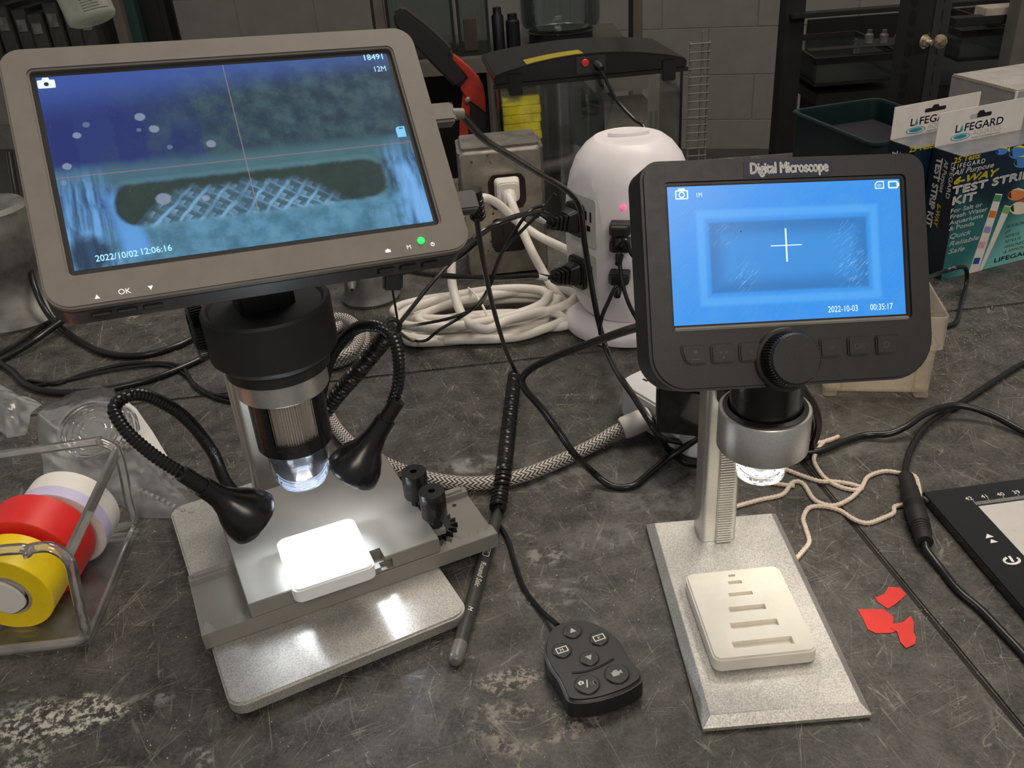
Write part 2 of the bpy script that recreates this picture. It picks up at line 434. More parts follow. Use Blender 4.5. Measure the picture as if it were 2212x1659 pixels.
pm('print_yellow', (.85, .70, .03), .6, var=.02)
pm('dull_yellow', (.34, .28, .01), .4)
pm('print_navy', (.008, .012, .04), .5)
pm('print_ink', (.01, .02, .025), .5)
pm('print_teal', (.02, .27, .36), .5)
pm('print_red', (.6, .07, .05), .5)
for nm, c in dict(sq_green=(.04, .30, .11), sq_orange=(.75, .17, .02), sq_lilac=(.33, .28, .55), sq_pink=(.75, .35, .45), sq_blue=(.02, .06, .35), sq_lime=(.22, .42, .13), fish_blue=(.06, .25, .65), fish_orange=(.75, .25, .08), fish_cream=(.8, .72, .55)).items(): pm(nm, c, .5, var=.05)
clear('glass', (.93, .96, .95), .04, (.55, .6, .58), .03, 1.0)
clear('front_pane', (.97, .985, .975), .03, (.5, .55, .52), .03, .9)
clear('tank_glass', (.86, .90, .88), .06, (.30, .34, .32), .04, .8)
clear('clear_plastic', (.96, .96, .95), .16, (.92, .91, .89), .07, 1.5)
clear('rod_plastic', (.97, .97, .96), .22, (.95, .94, .92), .06, 2.2)
clear('lid_plastic', (.97, .97, .96), .12, (.95, .94, .92), .05, 3.0)
clear('lens_plastic', (.92, .94, .97), .10, (.75, .82, .95), .03, 2.0)
clear('bag_film', (.95, .95, .94), .17, (.85, .84, .82), .18, 1.4)
clear('frosted_bin', (.95, .92, .87), .30, (.80, .74, .65), .30, .3)
clear('tube_plastic', (.9, .92, .88), .55, (.62, .64, .58), .3, .3)
glow('led_white', (.88, .94, 1.0), 14.0)
glow('led_ring', (1.0, .97, .86), 11.0)
glow('lens_glow', (1.0, .98, .86), 1.6)
glow('lens_glow_blue', (.55, .70, 1.0), .9)
glow('led_green', (.02, .75, .12), 1.4)
glow('led_red', (1.0, .06, .22), 2.0)
glow('osd_cyan', (.40, .78, 1.0), 1.0)
glow('osd_white', (.72, .90, 1.0), 1.0)
glow('osd_blue', (.16, .48, .95), 1.0)
glow('osd_green', (.02, .35, .12), .9)
glow('key_light', (.95, .92, .88), .9)
def braid_material():
    m, n, b = mat0('braided_sleeve')
    u, v, _ = n.sep(n.coords('UV'))
    a = (u * 7.0).frac(); k = ((a - .5).abs() * 2.0)
    st = n.sstep((v * .30 + k * 1.0).frac(), .34, .46) * (1 - n.sstep((v * .30 + k * 1.0).frac(), .9, 1.0))
    n.put(b.inputs['Base Color'], n.mix(st, (.03, .028, .026), (.66, .60, .54)))
    n.put(b.inputs['Roughness'], .55); n.put(b.inputs['Normal'], n.bump(st, .5, .0006))
braid_material()
def kit_material():
    """printed carton face: navy at the top left running into teal, a dark blot"""
    m, n, b = mat0('kit_print'); x, y, _ = n.sep(n.coords('UV'))
    c = n.coords('UV')
    k = n.sstep(n.noise(c, 2.2, 2, .4) * .55 + (1 - y) * .45 + x * .12, .40, .62)
    col = n.mix(k, (.005, .020, .042), (.025, .16, .165))
    col = n.mix(n.sstep(x * .8 - y * 1.1, -.05, .5), col, (.20, .54, .49))
    n.put(b.inputs['Base Color'], col); n.put(b.inputs['Roughness'], .3)
kit_material()
# ------------------------------------------------------------------ setting
FLOOR_Z = -900
def struct(o, label): return tag(o, label, None, kind='structure')
bm = B(); box(bm, -4200, 4200, -1500, 5400, FLOOR_Z - 20, FLOOR_Z); struct(put(bm, 'floor', 'floor_vinyl', base=(0, 0, FLOOR_Z)), 'dark vinyl floor beyond the bench')
# far wall of painted blocks, turned 15 degrees
WM = YAW((1035, 4200, 0), -15)
wall = bpy.data.objects.new('wall_back', None); COL.objects.link(wall); wall.location = V3((1035, 4200, FLOOR_Z)) * MM; struct(wall, 'grey painted concrete block wall behind the bench')
bm = B(); box(bm, -4200, 2600, 9, 150, FLOOR_Z, 1500, WM); put(bm, 'mortar_bed', 'mortar', wall, smooth=False)
bm = B(); box(bm, -203.5, 203.5, 0, 40, -98.5, 98.5); bmesh.ops.bevel(bm, geom=list(bm.edges), offset=2, segments=1, affect='EDGES')
for v in bm.verts: v.co *= MM
block_me = bpy.data.meshes.new('block'); bm.to_mesh(block_me); bm.free(); block_me.materials.append(MATS['block_paint'])
for r in range(-4, 3):
    for k in range(-9, 6):
        o = bpy.data.objects.new('block', block_me); COL.objects.link(o); o.parent = wall
        p = WM @ V3((k * 410 + (205 if r % 2 else 0) - 60, 6 + random.uniform(-1, 1), -292 + r * 200 + 98 - 98 + 25))
        o.location = p * MM - wall.location; o.rotation_euler = (0, 0, math.radians(-15))
# bench with three stone slabs
bench = thing('lab_bench', 'wide black stone laboratory bench, scratched and dusted with sand, carrying everything', 'bench', (0, 700, 0))
def seamA(x): return 657.5 + .078 * x
def seamB(y): return 187 - .152 * (y - 488)
def slab(pts):
    bm = B(); prism(bm, pts, -32, 0); put(bm, 'slab', 'bench_stone', bench, bev=1.0, seg=2, smooth=False)
g = .8
slab([(-1300, seamA(-1300) + g), (1500, seamA(1500) + g), (1500, 1160), (-1300, 1160)])
slab([(-1300, 120), (seamB(120) - 1.3, 120), (seamB(seamA(160)) - 1.3, seamA(160) - g), (-1300, seamA(-1300) - g)])
slab([(seamB(120) + 1.3, 120), (1500, 120), (1500, seamA(1500) - g), (seamB(seamA(160)) + 1.3, seamA(160) - g)])
bm = B(); box(bm, -1290, 1490, 130, 1150, -60, -1.4); put(bm, 'seam_bed', 'seam_dirt', bench, smooth=False)
bm = B(); box(bm, -1250, 1450, 170, 1130, FLOOR_Z, -60); put(bm, 'cabinet_body', 'dark_steel', bench, bev=3)
# fine sand strewn over the stone
bm = B(); tet = [V3((0, 0, .9)), V3((.8, 0, -.4)), V3((-.4, .7, -.4)), V3((-.4, -.7, -.4))]
zones = [((720, 760), (1330, 1180), 1500), ((1960, 640), (2212, 860), 520), ((1100, 1180), (1480, 1640), 420), ((0, 1100), (480, 1659), 420), ((400, 780), (720, 1000), 260), ((1640, 960), (2150, 1560), 520), ((1000, 680), (1250, 790), 200), ((200, 640), (420, 760), 70), ((500, 1400), (1100, 1659), 200), ((0, 640), (2212, 1659), 500)]
cent = [(1000, 900), (860, 830), (2080, 720), (2010, 660), (230, 1290), (1800, 1130), (1030, 930), (2010, 1345)]
for (x0, y0), (x1, y1), cnt in zones:
    for _ in range(cnt):
        if random.random() < .25:
            c = random.choice(cent); q = (random.gauss(c[0], 45), random.gauss(c[1], 28))
            if not (x0 <= q[0] <= x1 and y0 <= q[1] <= y1): continue
        else: q = (random.uniform(x0, x1), random.uniform(y0, y1))
        p = G(*q); s = .17 + .42 * random.random() ** 3; a = random.uniform(0, 6.28); Rm = Matrix.Rotation(a, 3, 'Z') @ Matrix.Rotation(random.uniform(-.6, .6), 3, 'X')
        v = [bm.verts.new(p + Rm @ (t * s) + V3((0, 0, s * .4))) for t in tet]
        for f in ((0, 1, 2), (0, 2, 3), (0, 3, 1), (1, 3, 2)): bm.faces.new([v[i] for i in f])
tag(put(bm, 'sand_grains', 'sand', smooth=False, base=(0, 700, 0)), 'pale sand grains strewn over the black bench top', 'sand', kind='stuff')
# ------------------------------------------------------------------ microscope screens
ML_SCR = FR((-109.8, 404, 252.9), (.924, .376, -.073), (-.197, .638, .744))
MR_SCR = FR((113.1, 336.6, 215.7), (.994, .082, -.068), (.063, .49, .87))
def screen_mat_left():
    m, n, b = mat0('screen_left'); x, y, _ = n.sep(n.coords('UV')); c = n.coords('UV')
    md = n.noise(c, .10, 4, .6); lg = n.noise(c, .045, 3, .55); fi = n.noise(c, .8, 4, .65)
    t = n.sstep(x + (lg - .5) * 60, -62, 6)
    col = n.mix(t, hexc(36, 52, 112), hexc(40, 62, 76))
    col = n.mix(n.sstep(md, .40, .68) * t * .75, col, hexc(66, 94, 98))
    col = n.mix((1 - n.sstep(md, .30, .46)) * t * .6, col, hexc(28, 42, 62))
    col = n.mix(n.sstep(y + x * -.06, 26, 46) * .7, col, hexc(64, 92, 172))
    for px0, px1, yb in ((88, 152, 10.0), (228, 302, 12.0), (352, 425, 6.0)):
        u0 = onp(ML_SCR, px0, 230)[0]; u1 = onp(ML_SCR, px1, 230)[0]
        col = n.mix((1 - n.sstep((x - (u0 + u1) / 2).abs() + (md - .5) * 5, (u1 - u0) / 2 - 1.5, (u1 - u0) / 2)) * (1 - n.sstep((y - yb).abs(), 9, 17)) * .55, col, hexc(26, 40, 104))
    band = 1 - n.sstep((y + 5 + (md - .5) * 5).abs(), 2, 9)
    col = n.mix(band * .75, col, hexc(72, 112, 122))
    low = 1 - n.sstep(y + (md - .5) * 6, -30, -22)
    col = n.mix(low, col, n.mix(n.sstep(md, .3, .7), hexc(62, 108, 130), hexc(92, 142, 172)))
    side = n.sstep((x - 2).abs() + (md - .5) * 18, 54, 68) * (1 - n.sstep(y + (lg - .5) * 8, -14, 4))
    streak = n.noise(n.comb(x * .28 + lg, y * .035 + lg * 1.5, 3.0), 1.0, 3, .55)
    col = n.mix(side * .9, col, n.mix(n.sstep(streak, .36, .66), hexc(52, 84, 118), hexc(108, 168, 226)))
    lft = (1 - n.sstep((x + 56 + y * .12).abs(), 2.5, 7.5)) * (1 - n.sstep((y + 27).abs(), 11, 17))
    col = n.mix(lft * .8, col, hexc(92, 156, 228))
    col = n.mix((1 - n.sstep(((x + 70) * (x + 70) * .8 + (y + 38) * (y + 38)).sqrt() + (md - .5) * 5, 5, 10)) * .9, col, hexc(30, 50, 74))
    rgt = (1 - n.sstep((x - 70 + (y + 25) * .18).abs(), 1.5, 6)) * (1 - n.sstep((y + 28).abs(), 12, 18))
    col = n.mix(rgt * .7, col, hexc(120, 178, 236))
    qx = ((x - 1.5).abs() - 50).max(0.0); qy = ((y + 18.5).abs() - 1.5).max(0.0)
    d = (qx * qx + qy * qy).sqrt() + (md - .5) * 2.5
    slot = 1 - n.sstep(d, 6.8, 8.8)
    col = n.mix((1 - n.sstep((d - 9.3).abs(), .3, 1.6)) * .2, col, hexc(104, 146, 152))
    col = n.mix(slot, col, n.mix(md, hexc(28, 44, 46), hexc(52, 70, 62)))
    # overlapping bright scales rising from the floor of the slot
    hgt = (y + 29) / 17.0
    reach = n.sstep((x + 54) - hgt * 20, 0, 8) * (1 - n.sstep(x + hgt * 22, 30, 46)) * (1 - n.sstep(hgt + (md - .5) * .8, .72, 1.0)) * n.sstep(hgt, -.06, .10)
    wob = (lg - .5) * 9 + (md - .5) * 2.5
    p = ((x - y * 1.0 + wob) / 9.0); q = ((x + y * 1.5 - wob) / 9.5)
    wide = n.sstep(x, -46, 0)
    ln = (1 - n.sstep((p.frac() - .5).abs(), .04, .20)) * .9
    l2 = (1 - n.sstep((q.frac() - .5).abs(), .03, .16)) * .7 * (wide * .8 + .2)
    tri = p.frac() * n.sstep(q.frac(), .1, .9) * .75
    base_ = n.sstep(md, .30, .62) * .8 + .2
    col = n.mix((reach * ln.max(l2).max(tri) * base_).clamp() * .85, col, hexc(134, 184, 224))
    col = n.mix(reach * .22, col, hexc(100, 150, 186))
    for px_, py_, r in ((302, 253, 2.3), (333, 279, 2.2), (166, 293, 1.8), (367, 318, 1.3), (456, 311, 2.2), (353, 430, 3.3), (145, 360, 1.9), (186, 270, 1.6), (300, 281, 1.1), (138, 395, 1.4), (445, 428, 1.8)):
        u, v = onp(ML_SCR, px_, py_)
        e = (((x - u) * (x - u) + (y - v) * (y - v) * 1.4).sqrt())
        col = n.mix((1 - n.sstep(e + (fi - .5) * .9, r * .75, r * 1.1)) * (.75 if r > 1.7 else .38), col, hexc(140, 152, 176))
    col = n.mix(n.sstep(fi, .62, .78) * .22, col, hexc(130, 160, 190))
    col = n.mix((1 - n.sstep(x.abs(), .12, .30)) * n.sstep(y, -29, -28) * .6, col, hexc(160, 128, 140))
    col = n.mix((1 - n.sstep((y + 2.9).abs(), .12, .30)) * .6, col, hexc(158, 112, 124))
    b.inputs['Base Color'].default_value = (.006, .006, .008, 1); b.inputs['Roughness'].default_value = .22
    n.put(b.inputs['Emission Color'], col); b.inputs['Emission Strength'].default_value = 1.0
def screen_mat_right():
    m, n, b = mat0('screen_right'); x, y, _ = n.sep(n.coords('UV')); c = n.coords('UV')
    md = n.noise(c, .08, 3, .5)
    hat = n.noise(n.comb((x + y * .9) * .16, (x - y * 1.1) * 1.1, 0.0), 1.0, 3, .6)
    col = n.mix(md, hexc(34, 140, 240), hexc(66, 152, 226))
    col = n.mix(n.sstep(hat, .45, .8) * .14, col, hexc(120, 190, 245))
    rect = (((x - .5).abs() - 32.5) * 1.0).max((y + 1.3).abs() - 14.0)
    fr = (1 - n.sstep((rect - 3.2).abs(), .6, 2.6))
    col = n.mix(fr * .45, col, hexc(98, 184, 252))
    ins = 1 - n.sstep(rect, -.8, .6)
    col = n.mix(ins * .8, col, n.mix(n.sstep(rect, -9, -1), hexc(58, 142, 216), hexc(44, 112, 178)))
    sp = n.sstep(hat, .52, .72) * ins
    glint = (1 - n.sstep((((x - 28) * (x - 28) + (y + 8) * (y + 8)).sqrt()), 4, 12)).max((1 - n.sstep((((x + 18) * (x + 18) + (y + 9) * (y + 9)).sqrt()), 2, 8)) * .9).max((1 - n.sstep((((x - 24) * (x - 24) + (y - 5) * (y - 5)).sqrt()), 2, 9)) * .6).max((1 - n.sstep((((x + 26) * (x + 26) + (y - 8) * (y - 8)).sqrt()), 2, 9)) * .5)
    col = n.mix(sp * glint * .8, col, hexc(150, 208, 250))
    u, v = onp(MR_SCR, 1600, 500)
    col = n.mix(1 - n.sstep((((x - u) * (x - u) + (y - v) * (y - v)).sqrt()), .25, .5), col, hexc(20, 60, 120))
    b.inputs['Base Color'].default_value = (.006, .006, .008, 1); b.inputs['Roughness'].default_value = .25
    n.put(b.inputs['Emission Color'], col); b.inputs['Emission Strength'].default_value = 1.0
screen_mat_left(); screen_mat_right()
def screen(M, w, h, mat, parent, z=.15, y0=0.0):
    bm = B(); uv = bm.loops.layers.uv.verify()
    P = [(-w / 2, -h / 2 + y0), (w / 2, -h / 2 + y0), (w / 2, h / 2 + y0), (-w / 2, h / 2 + y0)]
    v = [bm.verts.new(T(M, (x, y, z))) for x, y in P] + [bm.verts.new(T(M, (x, y, z - .5))) for x, y in P]
    faces = [bm.faces.new(v[:4]), bm.faces.new(v[7:3:-1])] + [bm.faces.new((v[i], v[4 + i], v[4 + (i + 1) % 4], v[(i + 1) % 4])) for i in range(4)]
    for f in faces:
        for lp in f.loops: i = v.index(lp.vert) % 4; lp[uv].uv = P[i]
    return put(bm, 'screen', mat, parent, smooth=False)
# ------------------------------------------------------------------ microscope with the large grey monitor
ML = YAW((-147.5, 309.5, 0), 25.0)
lm = thing('digital_microscope', 'digital microscope with large grey tilted monitor and two gooseneck lamps', 'microscope', ML @ V3((64, 90, 0)))
bm = B(); prism(bm, rr(0, 128, 0, 184, 9, 6), 3, 11, ML); put(bm, 'base_plate', 'blasted_aluminium', lm, bev=1.2, seg=2)
for u, v in ((14, 14), (114, 14), (14, 170), (114, 170)):
    bm = B(); lathe(bm, [(6, 0), (6.5, .5), (6, 3)], 16, ML @ Matrix.Translation((u, v, 0))); put(bm, 'rubber_foot', 'black_rubber', lm)
bm = B(); prism(bm, rr(52, 80, 160, 178, 5, 4), 11, 156, ML); pil = put(bm, 'pillar', 'satin_aluminium', lm, bev=.6)
bm = B()
for i in range(82): box(bm, 66, 75, 158.6, 160.4, 13 + i * 1.7, 13.95 + i * 1.7, ML)
rack_o = put(bm, 'gear_rack', 'satin_aluminium', pil, smooth=False); rack_o['kind'] = 'stuff'
AX = V3((-121, 425, 0)); MLa = YAW(AX, 25.0)
bm = B(); box(bm, -15, 15, 18, 62, 128, 150, MLa); put(bm, 'carriage', 'black_plastic', lm, bev=2)
bm = B(); lathe(bm, [(29, 143), (32.6, 147), (32.6, 171), (31.4, 172.4), (29.5, 172.2), (28, 170.6), (0, 170.6)], 64, MLa); put(bm, 'holder_ring', 'black_matte', lm)
bm = B(); lathe(bm, [(23, 134), (27, 136), (27, 145), (0, 145)], 56, MLa); put(bm, 'lower_collar', 'black_plastic', lm)
bm = B(); lathe(bm, [(18, 123), (23.6, 123), (24.2, 123.7), (24.2, 138.3), (23.6, 139), (20, 139)], 64, MLa); put(bm, 'silver_band', 'satin_aluminium', lm)
bm = B(); prism(bm, gearpts(18.0, 18.9, 44, .5), 97, 124, MLa); put(bm, 'focus_roller', 'knurl_metal', lm, smooth=False)
bm = B()
a0 = -90 + 20 - 25 + 37; lathe(bm, [(18.9, 97), (20.2, 97), (20.2, 124), (18.9, 124), (18.9, 97)], 48, MLa, a0, a0 + 286, caps=False)
lathe(bm, [(15, 88), (19.2, 88), (20.2, 89), (20.2, 97.2), (15, 97.2)], 56, MLa)
lathe(bm, [(0, 96), (17.8, 96), (17.8, 98), (0, 98)], 32, MLa)
put(bm, 'barrel', 'black_satin', lm)
bm = B(); lathe(bm, [(16.8, 89), (16.8, 84), (16.2, 74), (15, 67), (13, 62.6), (11, 61.6), (9.4, 61.8), (9.2, 63), (10.6, 63.2), (12.2, 64.2), (13.6, 68), (14.7, 75), (15.3, 84), (15.3, 89), (16.8, 89)], 56, MLa, caps=False); put(bm, 'lens_hood', 'lens_plastic', lm)
bm = B(); lathe(bm, [(4, 80), (7.5, 82), (9.5, 88), (9.5, 90), (0, 90)], 32, MLa); put(bm, 'objective', 'housing_dark', lm)
bm = B()
for i in range(8):
    a = i * math.pi / 4; lathe(bm, [(0, 86.6), (1.2, 86.8), (1.2, 88), (0, 88)], 10, MLa @ Matrix.Translation((12.6 * math.cos(a), 12.6 * math.sin(a), 0)))
put(bm, 'led_ring', 'led_white', lm)
bm = B(); tube(bm, [MLa @ V3((11.4 * math.cos(i * math.pi / 24), 11.4 * math.sin(i * math.pi / 24), 62.6)) for i in range(49)], .5, 6); put(bm, 'lens_glow_ring', 'lens_glow_blue', lm)  # emissive ring paints the LED glow along the hood's lower rim
# focus wheel and lock knob on the left of the carriage
KW = FR(D(431, 712, 428), ML.col[1].to_3d(), (0, 0, 1)); side = -ML.col[0].to_3d(); KW = FZ(D(431, 712, 428), side, (0, 0, 1))
bm = B(); prism(bm, gearpts(15.2, 15.9, 60, .5), -3.5, 3.5, KW); lathe(bm, [(5, 3.4), (10, 3.4), (10.5, 4.2), (11, 3.4), (12, 3.4), (12.4, 4.0), (12.8, 3.4)], 32, KW, caps=False); wheel = put(bm, 'focus_wheel', 'black_satin', lm, smooth=False)
bm = B(); lathe(bm, [(2.2, -34), (2.2, -3)], 16, KW); put(bm, 'shaft', 'satin_aluminium', wheel)
bm = B(); lathe(bm, [(4.4, -26), (4.4, -8)], 20, KW); put(bm, 'bushing', 'black_satin', wheel)
KS = FZ(D(489, 765, 450), side, (0, 0, 1))
bm = B(); prism(bm, gearpts(5.6, 6.1, 18, .5), -4.5, 4.5, KS); lathe(bm, [(2.4, -24), (2.4, -4)], 14, KS); put(bm, 'lock_knob', 'black_satin', lm, smooth=False)
# monitor
def monitor_left():
    M = ML_SCR
    mon = thing_part('monitor', lm)
    out = rr(-89, 91, -60.2, 56.6, (9, 9, 10, 10), 7)
    bm = B(); prism(bm, out, -20, -.05, M); put(bm, 'housing', 'housing_dark', mon, bev=3.0, seg=3)
    bm = B(); ringprism(bm, rr(-89, 91, -60.2, 56.6, (9, 9, 10, 10), 7), rr(-78.4, 78.6, -46.2, 46, 2.2, 7), -3, 2.2, M); bz = put(bm, 'bezel', 'bezel_grey', mon, bev=.9, seg=2)
    bm = B(); prism(bm, rr(-78.6, 78.8, -46.4, 46.2, 2, 3), -1, 0.02, M); put(bm, 'screen_margin', 'deep_black', mon, smooth=False)
    s = screen(M, 152.6, 87.4, 'screen_left', mon)
    text('18491', M, 4.1, 'osd_cyan', s, 'screen_text', *onp(M, 784, 131), bold=.012, xs=1.05, lift=.3)
    text('12M', M, 4.1, 'osd_cyan', s, 'screen_text', *onp(M, 807, 156), xs=.9, lift=.3)
    text('2022/10/02', M, 3.9, 'osd_cyan', s, 'screen_text', *onp(M, 207, 566), bold=.01, lift=.3, xs=.92)
    text('12:06:16', M, 3.9, 'osd_cyan', s, 'screen_text', *onp(M, 303, 551), bold=.01, lift=.3, xs=.95)
    u, v = onp(M, 100, 181); bm = B(); prism(bm, rr(u - 3.4, u + 3.4, v - 2.2, v + 1.6, .5, 2), .2, .3, M); prism(bm, [(u - 1.6, v + 1.5), (u + 1.6, v + 1.5), (u + 1.1, v + 2.7), (u - 1.1, v + 2.7)], .2, .3, M); put(bm, 'camera_icon', 'osd_white', s, smooth=False)
    bm = B(); prism(bm, circ(.95, 18, u, v - .4), .3, .38, M); put(bm, 'camera_icon_lens', 'print_navy', s, smooth=False)
    u, v = onp(M, 866, 285); bm = B(); prism(bm, [(u - 2.2, v - 2.7), (u + 2.0, v - 2.7), (u + 2.2, v + 2.7), (u - 1.2, v + 2.7), (u - 2.2, v + 1.7)], .2, .3, M); put(bm, 'card_icon', 'osd_blue', s, smooth=False)
    bm = B(); prism(bm, rr(u - .6, u + 1.4, v + 1.5, v + 2.0, .1, 1), .3, .36, M); put(bm, 'card_icon_slot', 'print_navy', s, smooth=False)
    Z = 2.3
    for px_, py_, sg in ((211, 645, 1), (326, 626, -1)):
        u, v = onp(M, px_, py_); flat([(u - 1.0, v - .9 * sg), (u + 1.0, v - .9 * sg), (u, v + .9 * sg)], M, 'key_light', bz, 'key_mark', Z)
    text('OK', M, 3.3, 'key_light', bz, 'key_mark', *onp(M, 257, 641), lift=Z)
    text('M', M, 2.9, 'key_light', bz, 'key_mark', *onp(M, 877, 543), lift=Z)
    u, v = onp(M, 836, 546); bm = B(); prism(bm, [(u - 1.2, v - .8), (u + 1.2, v - .8), (u + 1.2, v + .5), (u + .5, v + .5), (u + .3, v + .9), (u - .3, v + .9), (u - .5, v + .5), (u - 1.2, v + .5)], Z, Z + .05, M); put(bm, 'key_mark', 'key_light', bz, smooth=False)
    u, v = onp(M, 932, 532); bm = B(); ringprism(bm, circ(.95, 20, u, v), circ(.6, 20, u, v), Z, Z + .05, M); box(bm, u - .15, u + .15, v, v + 1.1, Z, Z + .05, M); put(bm, 'key_mark', 'key_light', bz, smooth=False)
    u, v = onp(M, 907, 524); bm = B(); lathe(bm, [(1.75, 2.0), (1.75, 2.5), (1.3, 3.0), (0, 3.2)], 20, M @ Matrix.Translation((u, v, 0))); put(bm, 'power_light', 'led_green', bz)
    for u in (-70, -60, -50, 51, 61.4, 72):
        bm = B(); box(bm, u - 4, u + 4, -61.2, -60, -12, -6.5, M); put(bm, 'key', 'black_plastic', mon, bev=.6)
    bm = B(); box(bm, -16, 16, -25, 20, -46, -20, M); put(bm, 'hinge_block', 'black_plastic', mon, bev=3)
    bm = B(); box(bm, -14, 14, -8, 14, 165, 205, MLa); put(bm, 'neck', 'black_plastic', mon, bev=2)
def thing_part(name, parent):
    """a part that only groups its own pieces"""
    o = bpy.data.objects.new(name, None); COL.objects.link(o); o.parent = parent; o.empty_display_size = .01; return o
monitor_left()
# gooseneck lamps
def goose(path, name, r, parent):
    P = resample(cr(path, 12), .55)
    bm = B(); tube(bm, P, lambda t, L: r * (1 + .085 * math.sin(L * 2 * math.pi / 2.2)), 14); return put(bm, name, 'black_satin', parent)
def lamp(path, neck, mouth, spot_power, label, aim=V3((-108, 386, 40))):
    lp = thing_part('gooseneck_lamp', lm); lp['label'] = label
    goose(path, 'gooseneck', 3.3, lp)
    ax = (mouth - neck); L = ax.length; M = FZ(neck, ax)
    bm = B(); lathe(bm, [(3.4, -13), (4.2, -12.6), (4.3, 0), (3.6, .2)], 24, M); put(bm, 'sleeve', 'black_rubber', lp)
    bm = B(); lathe(bm, [(4.4, 0), (5.4, .2), (5.6, 7), (6.1, 11), (8, L - 19), (11.5, L - 13.5), (14.0, L - 8), (14.9, L - 3.5), (15.1, L - 1), (14.6, L), (13.7, L), (13.4, L - 1.6), (0, L - 1.6)], 44, M); put(bm, 'lamp_shade', 'black_satin', lp)
    bm = B(); lathe(bm, [(0, L - 1.5), (13.2, L - 1.5), (13.2, L - .3), (0, L - .1)], 32, M); put(bm, 'lamp_lens', 'led_white', lp)
    l = bpy.data.lights.new('lamp_beam', 'SPOT'); l.energy = spot_power; l.color = (.86, .93, 1.0); l.spot_size = math.radians(95); l.spot_blend = .5; l.shadow_soft_size = .004
    o = bpy.data.objects.new('lamp_beam', l); COL.objects.link(o); m = FZ((neck + ax.normalized() * (L + 1.5)), neck + ax.normalized() * (L + 1.5) - aim)
    o.matrix_world = Matrix.LocRotScale(m.translation * MM, m.to_quaternion(), None)
    return lp
nk = D(437, 1050, 379); mo = D(551, 1121, 386)
lamp([G(528, 1085, 11), D(505, 1062, 468), D(482, 1030, 455), D(458, 975, 440), D(402, 905, 425), D(335, 862, 412), D(282, 853, 402), D(247, 882, 395), D(272, 930, 389), D(330, 982, 384), D(395, 1024, 380)], nk, mo, .27, 'left gooseneck lamp of the microscope')
nk = D(834, 905, 424); mo = D(759, 1023, 418)
lamp([V3((-126, 492, 11)), D(688, 900, 486), D(697, 835, 480), D(716, 770, 472), D(760, 715, 464), D(808, 703, 452), D(846, 724, 444), D(861, 775, 436), D(860, 830, 430), D(846, 876, 426)], nk, mo, .22, 'right gooseneck lamp of the microscope')
# ------------------------------------------------------------------ grey printed sliding stage on its base plate
SM = YAW((-169.5, 349.8, 0), 22.8)
stg = thing('sliding_stage', 'grey 3D printed sliding stage with two black knobs under the gooseneck lamps', 'stage', SM @ V3((84, 27, 11)))
bm = B(); prism(bm, [(0, 0), (168, 0), (168, 52), (0, 52)], 11, 21, SM); tray = put(bm, 'tray', 'resin_grey', stg, bev=.4, seg=1, smooth=False)
c = B(); teeth = [(-2, 7)]
pts = [(-3, 46), (-3, 5)]
for i in range(30): pts += [(1 + i * 5.6, 5), (3.8 + i * 5.6, 10)]
pts += [(171, 5), (171, 46)]
prism(c, [(x, y) for x, y in pts], 17.4, 30, SM)
boolean_cut(tray, [c])
bm = B(); box(bm, 3, 165, 47.6, 51, 20.9, 22.6, SM); put(bm, 'guide_lip', 'resin_grey', stg, smooth=False)
PM = YAW((-145.5, 359.7, 0), 23.3)
bm = B(); prism(bm, [(0, 0), (107, 0), (107, 97), (0, 97)], 21.2, 31, PM); plate = put(bm, 'slide_plate', 'resin_grey', stg, bev=.5, seg=1, smooth=False)
c = B(); box(c, 28, 75, -5, 9, 25, 40, PM); c2 = B(); box(c2, 26, 66, -5, 30, 27.6, 40, PM); c3 = B(); box(c3, 72, 79, -5, 4, 22.5, 28.5, PM)
boolean_cut(plate, [c, c2, c3])
for (px_, py_), nm in (((893, 1018), 'knob'), ((932, 1060), 'knob')):
    p = G(px_, py_, 54); M = Matrix.Translation((p.x, p.y, 0))
    bm = B(); lathe(bm, [(0, 37), (7.1, 37), (7.4, 37.4), (7.4, 53.6), (7.1, 54), (2, 54), (2, 51), (0, 51)], 40, M); kb = put(bm, nm, 'black_satin', stg)
    bm = B(); prism(bm, gearpts(3.4, 3.9, 9, .5), 21.5, 37.2, M); put(bm, 'shaft', 'black_satin', kb, smooth=False)
p = G(955, 1150, 24); bm = B(); prism(bm, gearpts(8.5, 12.5, 16, .1), 22, 25.5, Matrix.Translation((p.x - 3.5, p.y + 5, 0))); put(bm, 'pinion_gear', 'black_satin', stg, smooth=False)
bm = B(); prism(bm, [(100, 8), (114, 8), (114, 24), (100, 24)], 26, 29.5, PM); put(bm, 'gear_bracket', 'resin_grey', stg, smooth=False)
for u, v in ((161, 44),):
    bm = B(); lathe(bm, [(1.3, 17.5), (1.3, 21.2)], 14, SM @ Matrix.Translation((u - 4, v - 3, -3.5))); put(bm, 'screw_hole', 'deep_black', stg)
# bright resin coupon lit by the lamps
CM = FR(G(700, 1197, 40), (.93, .37, 0), (-.37, .93, 0)); CM.translation = V3((-107.8, 386.3, 0))
bm = B(); prism(bm, rr(-22, 22, -23.5, 23.5, 4.5, 6), 31.0, 40, CM); tag(put(bm, 'resin_coupon', 'resin_sample', bev=1.0, seg=2), 'white resin coupon blazing under the gooseneck lamps on the grey stage', 'sample')
bm = B(); box(bm, -14, 22, -2, 27, 29.9, 30.9, CM); tag(put(bm, 'glass_slide', 'glass', bev=.2, seg=1), 'thin glass slide poking out from under the white coupon', 'slide')
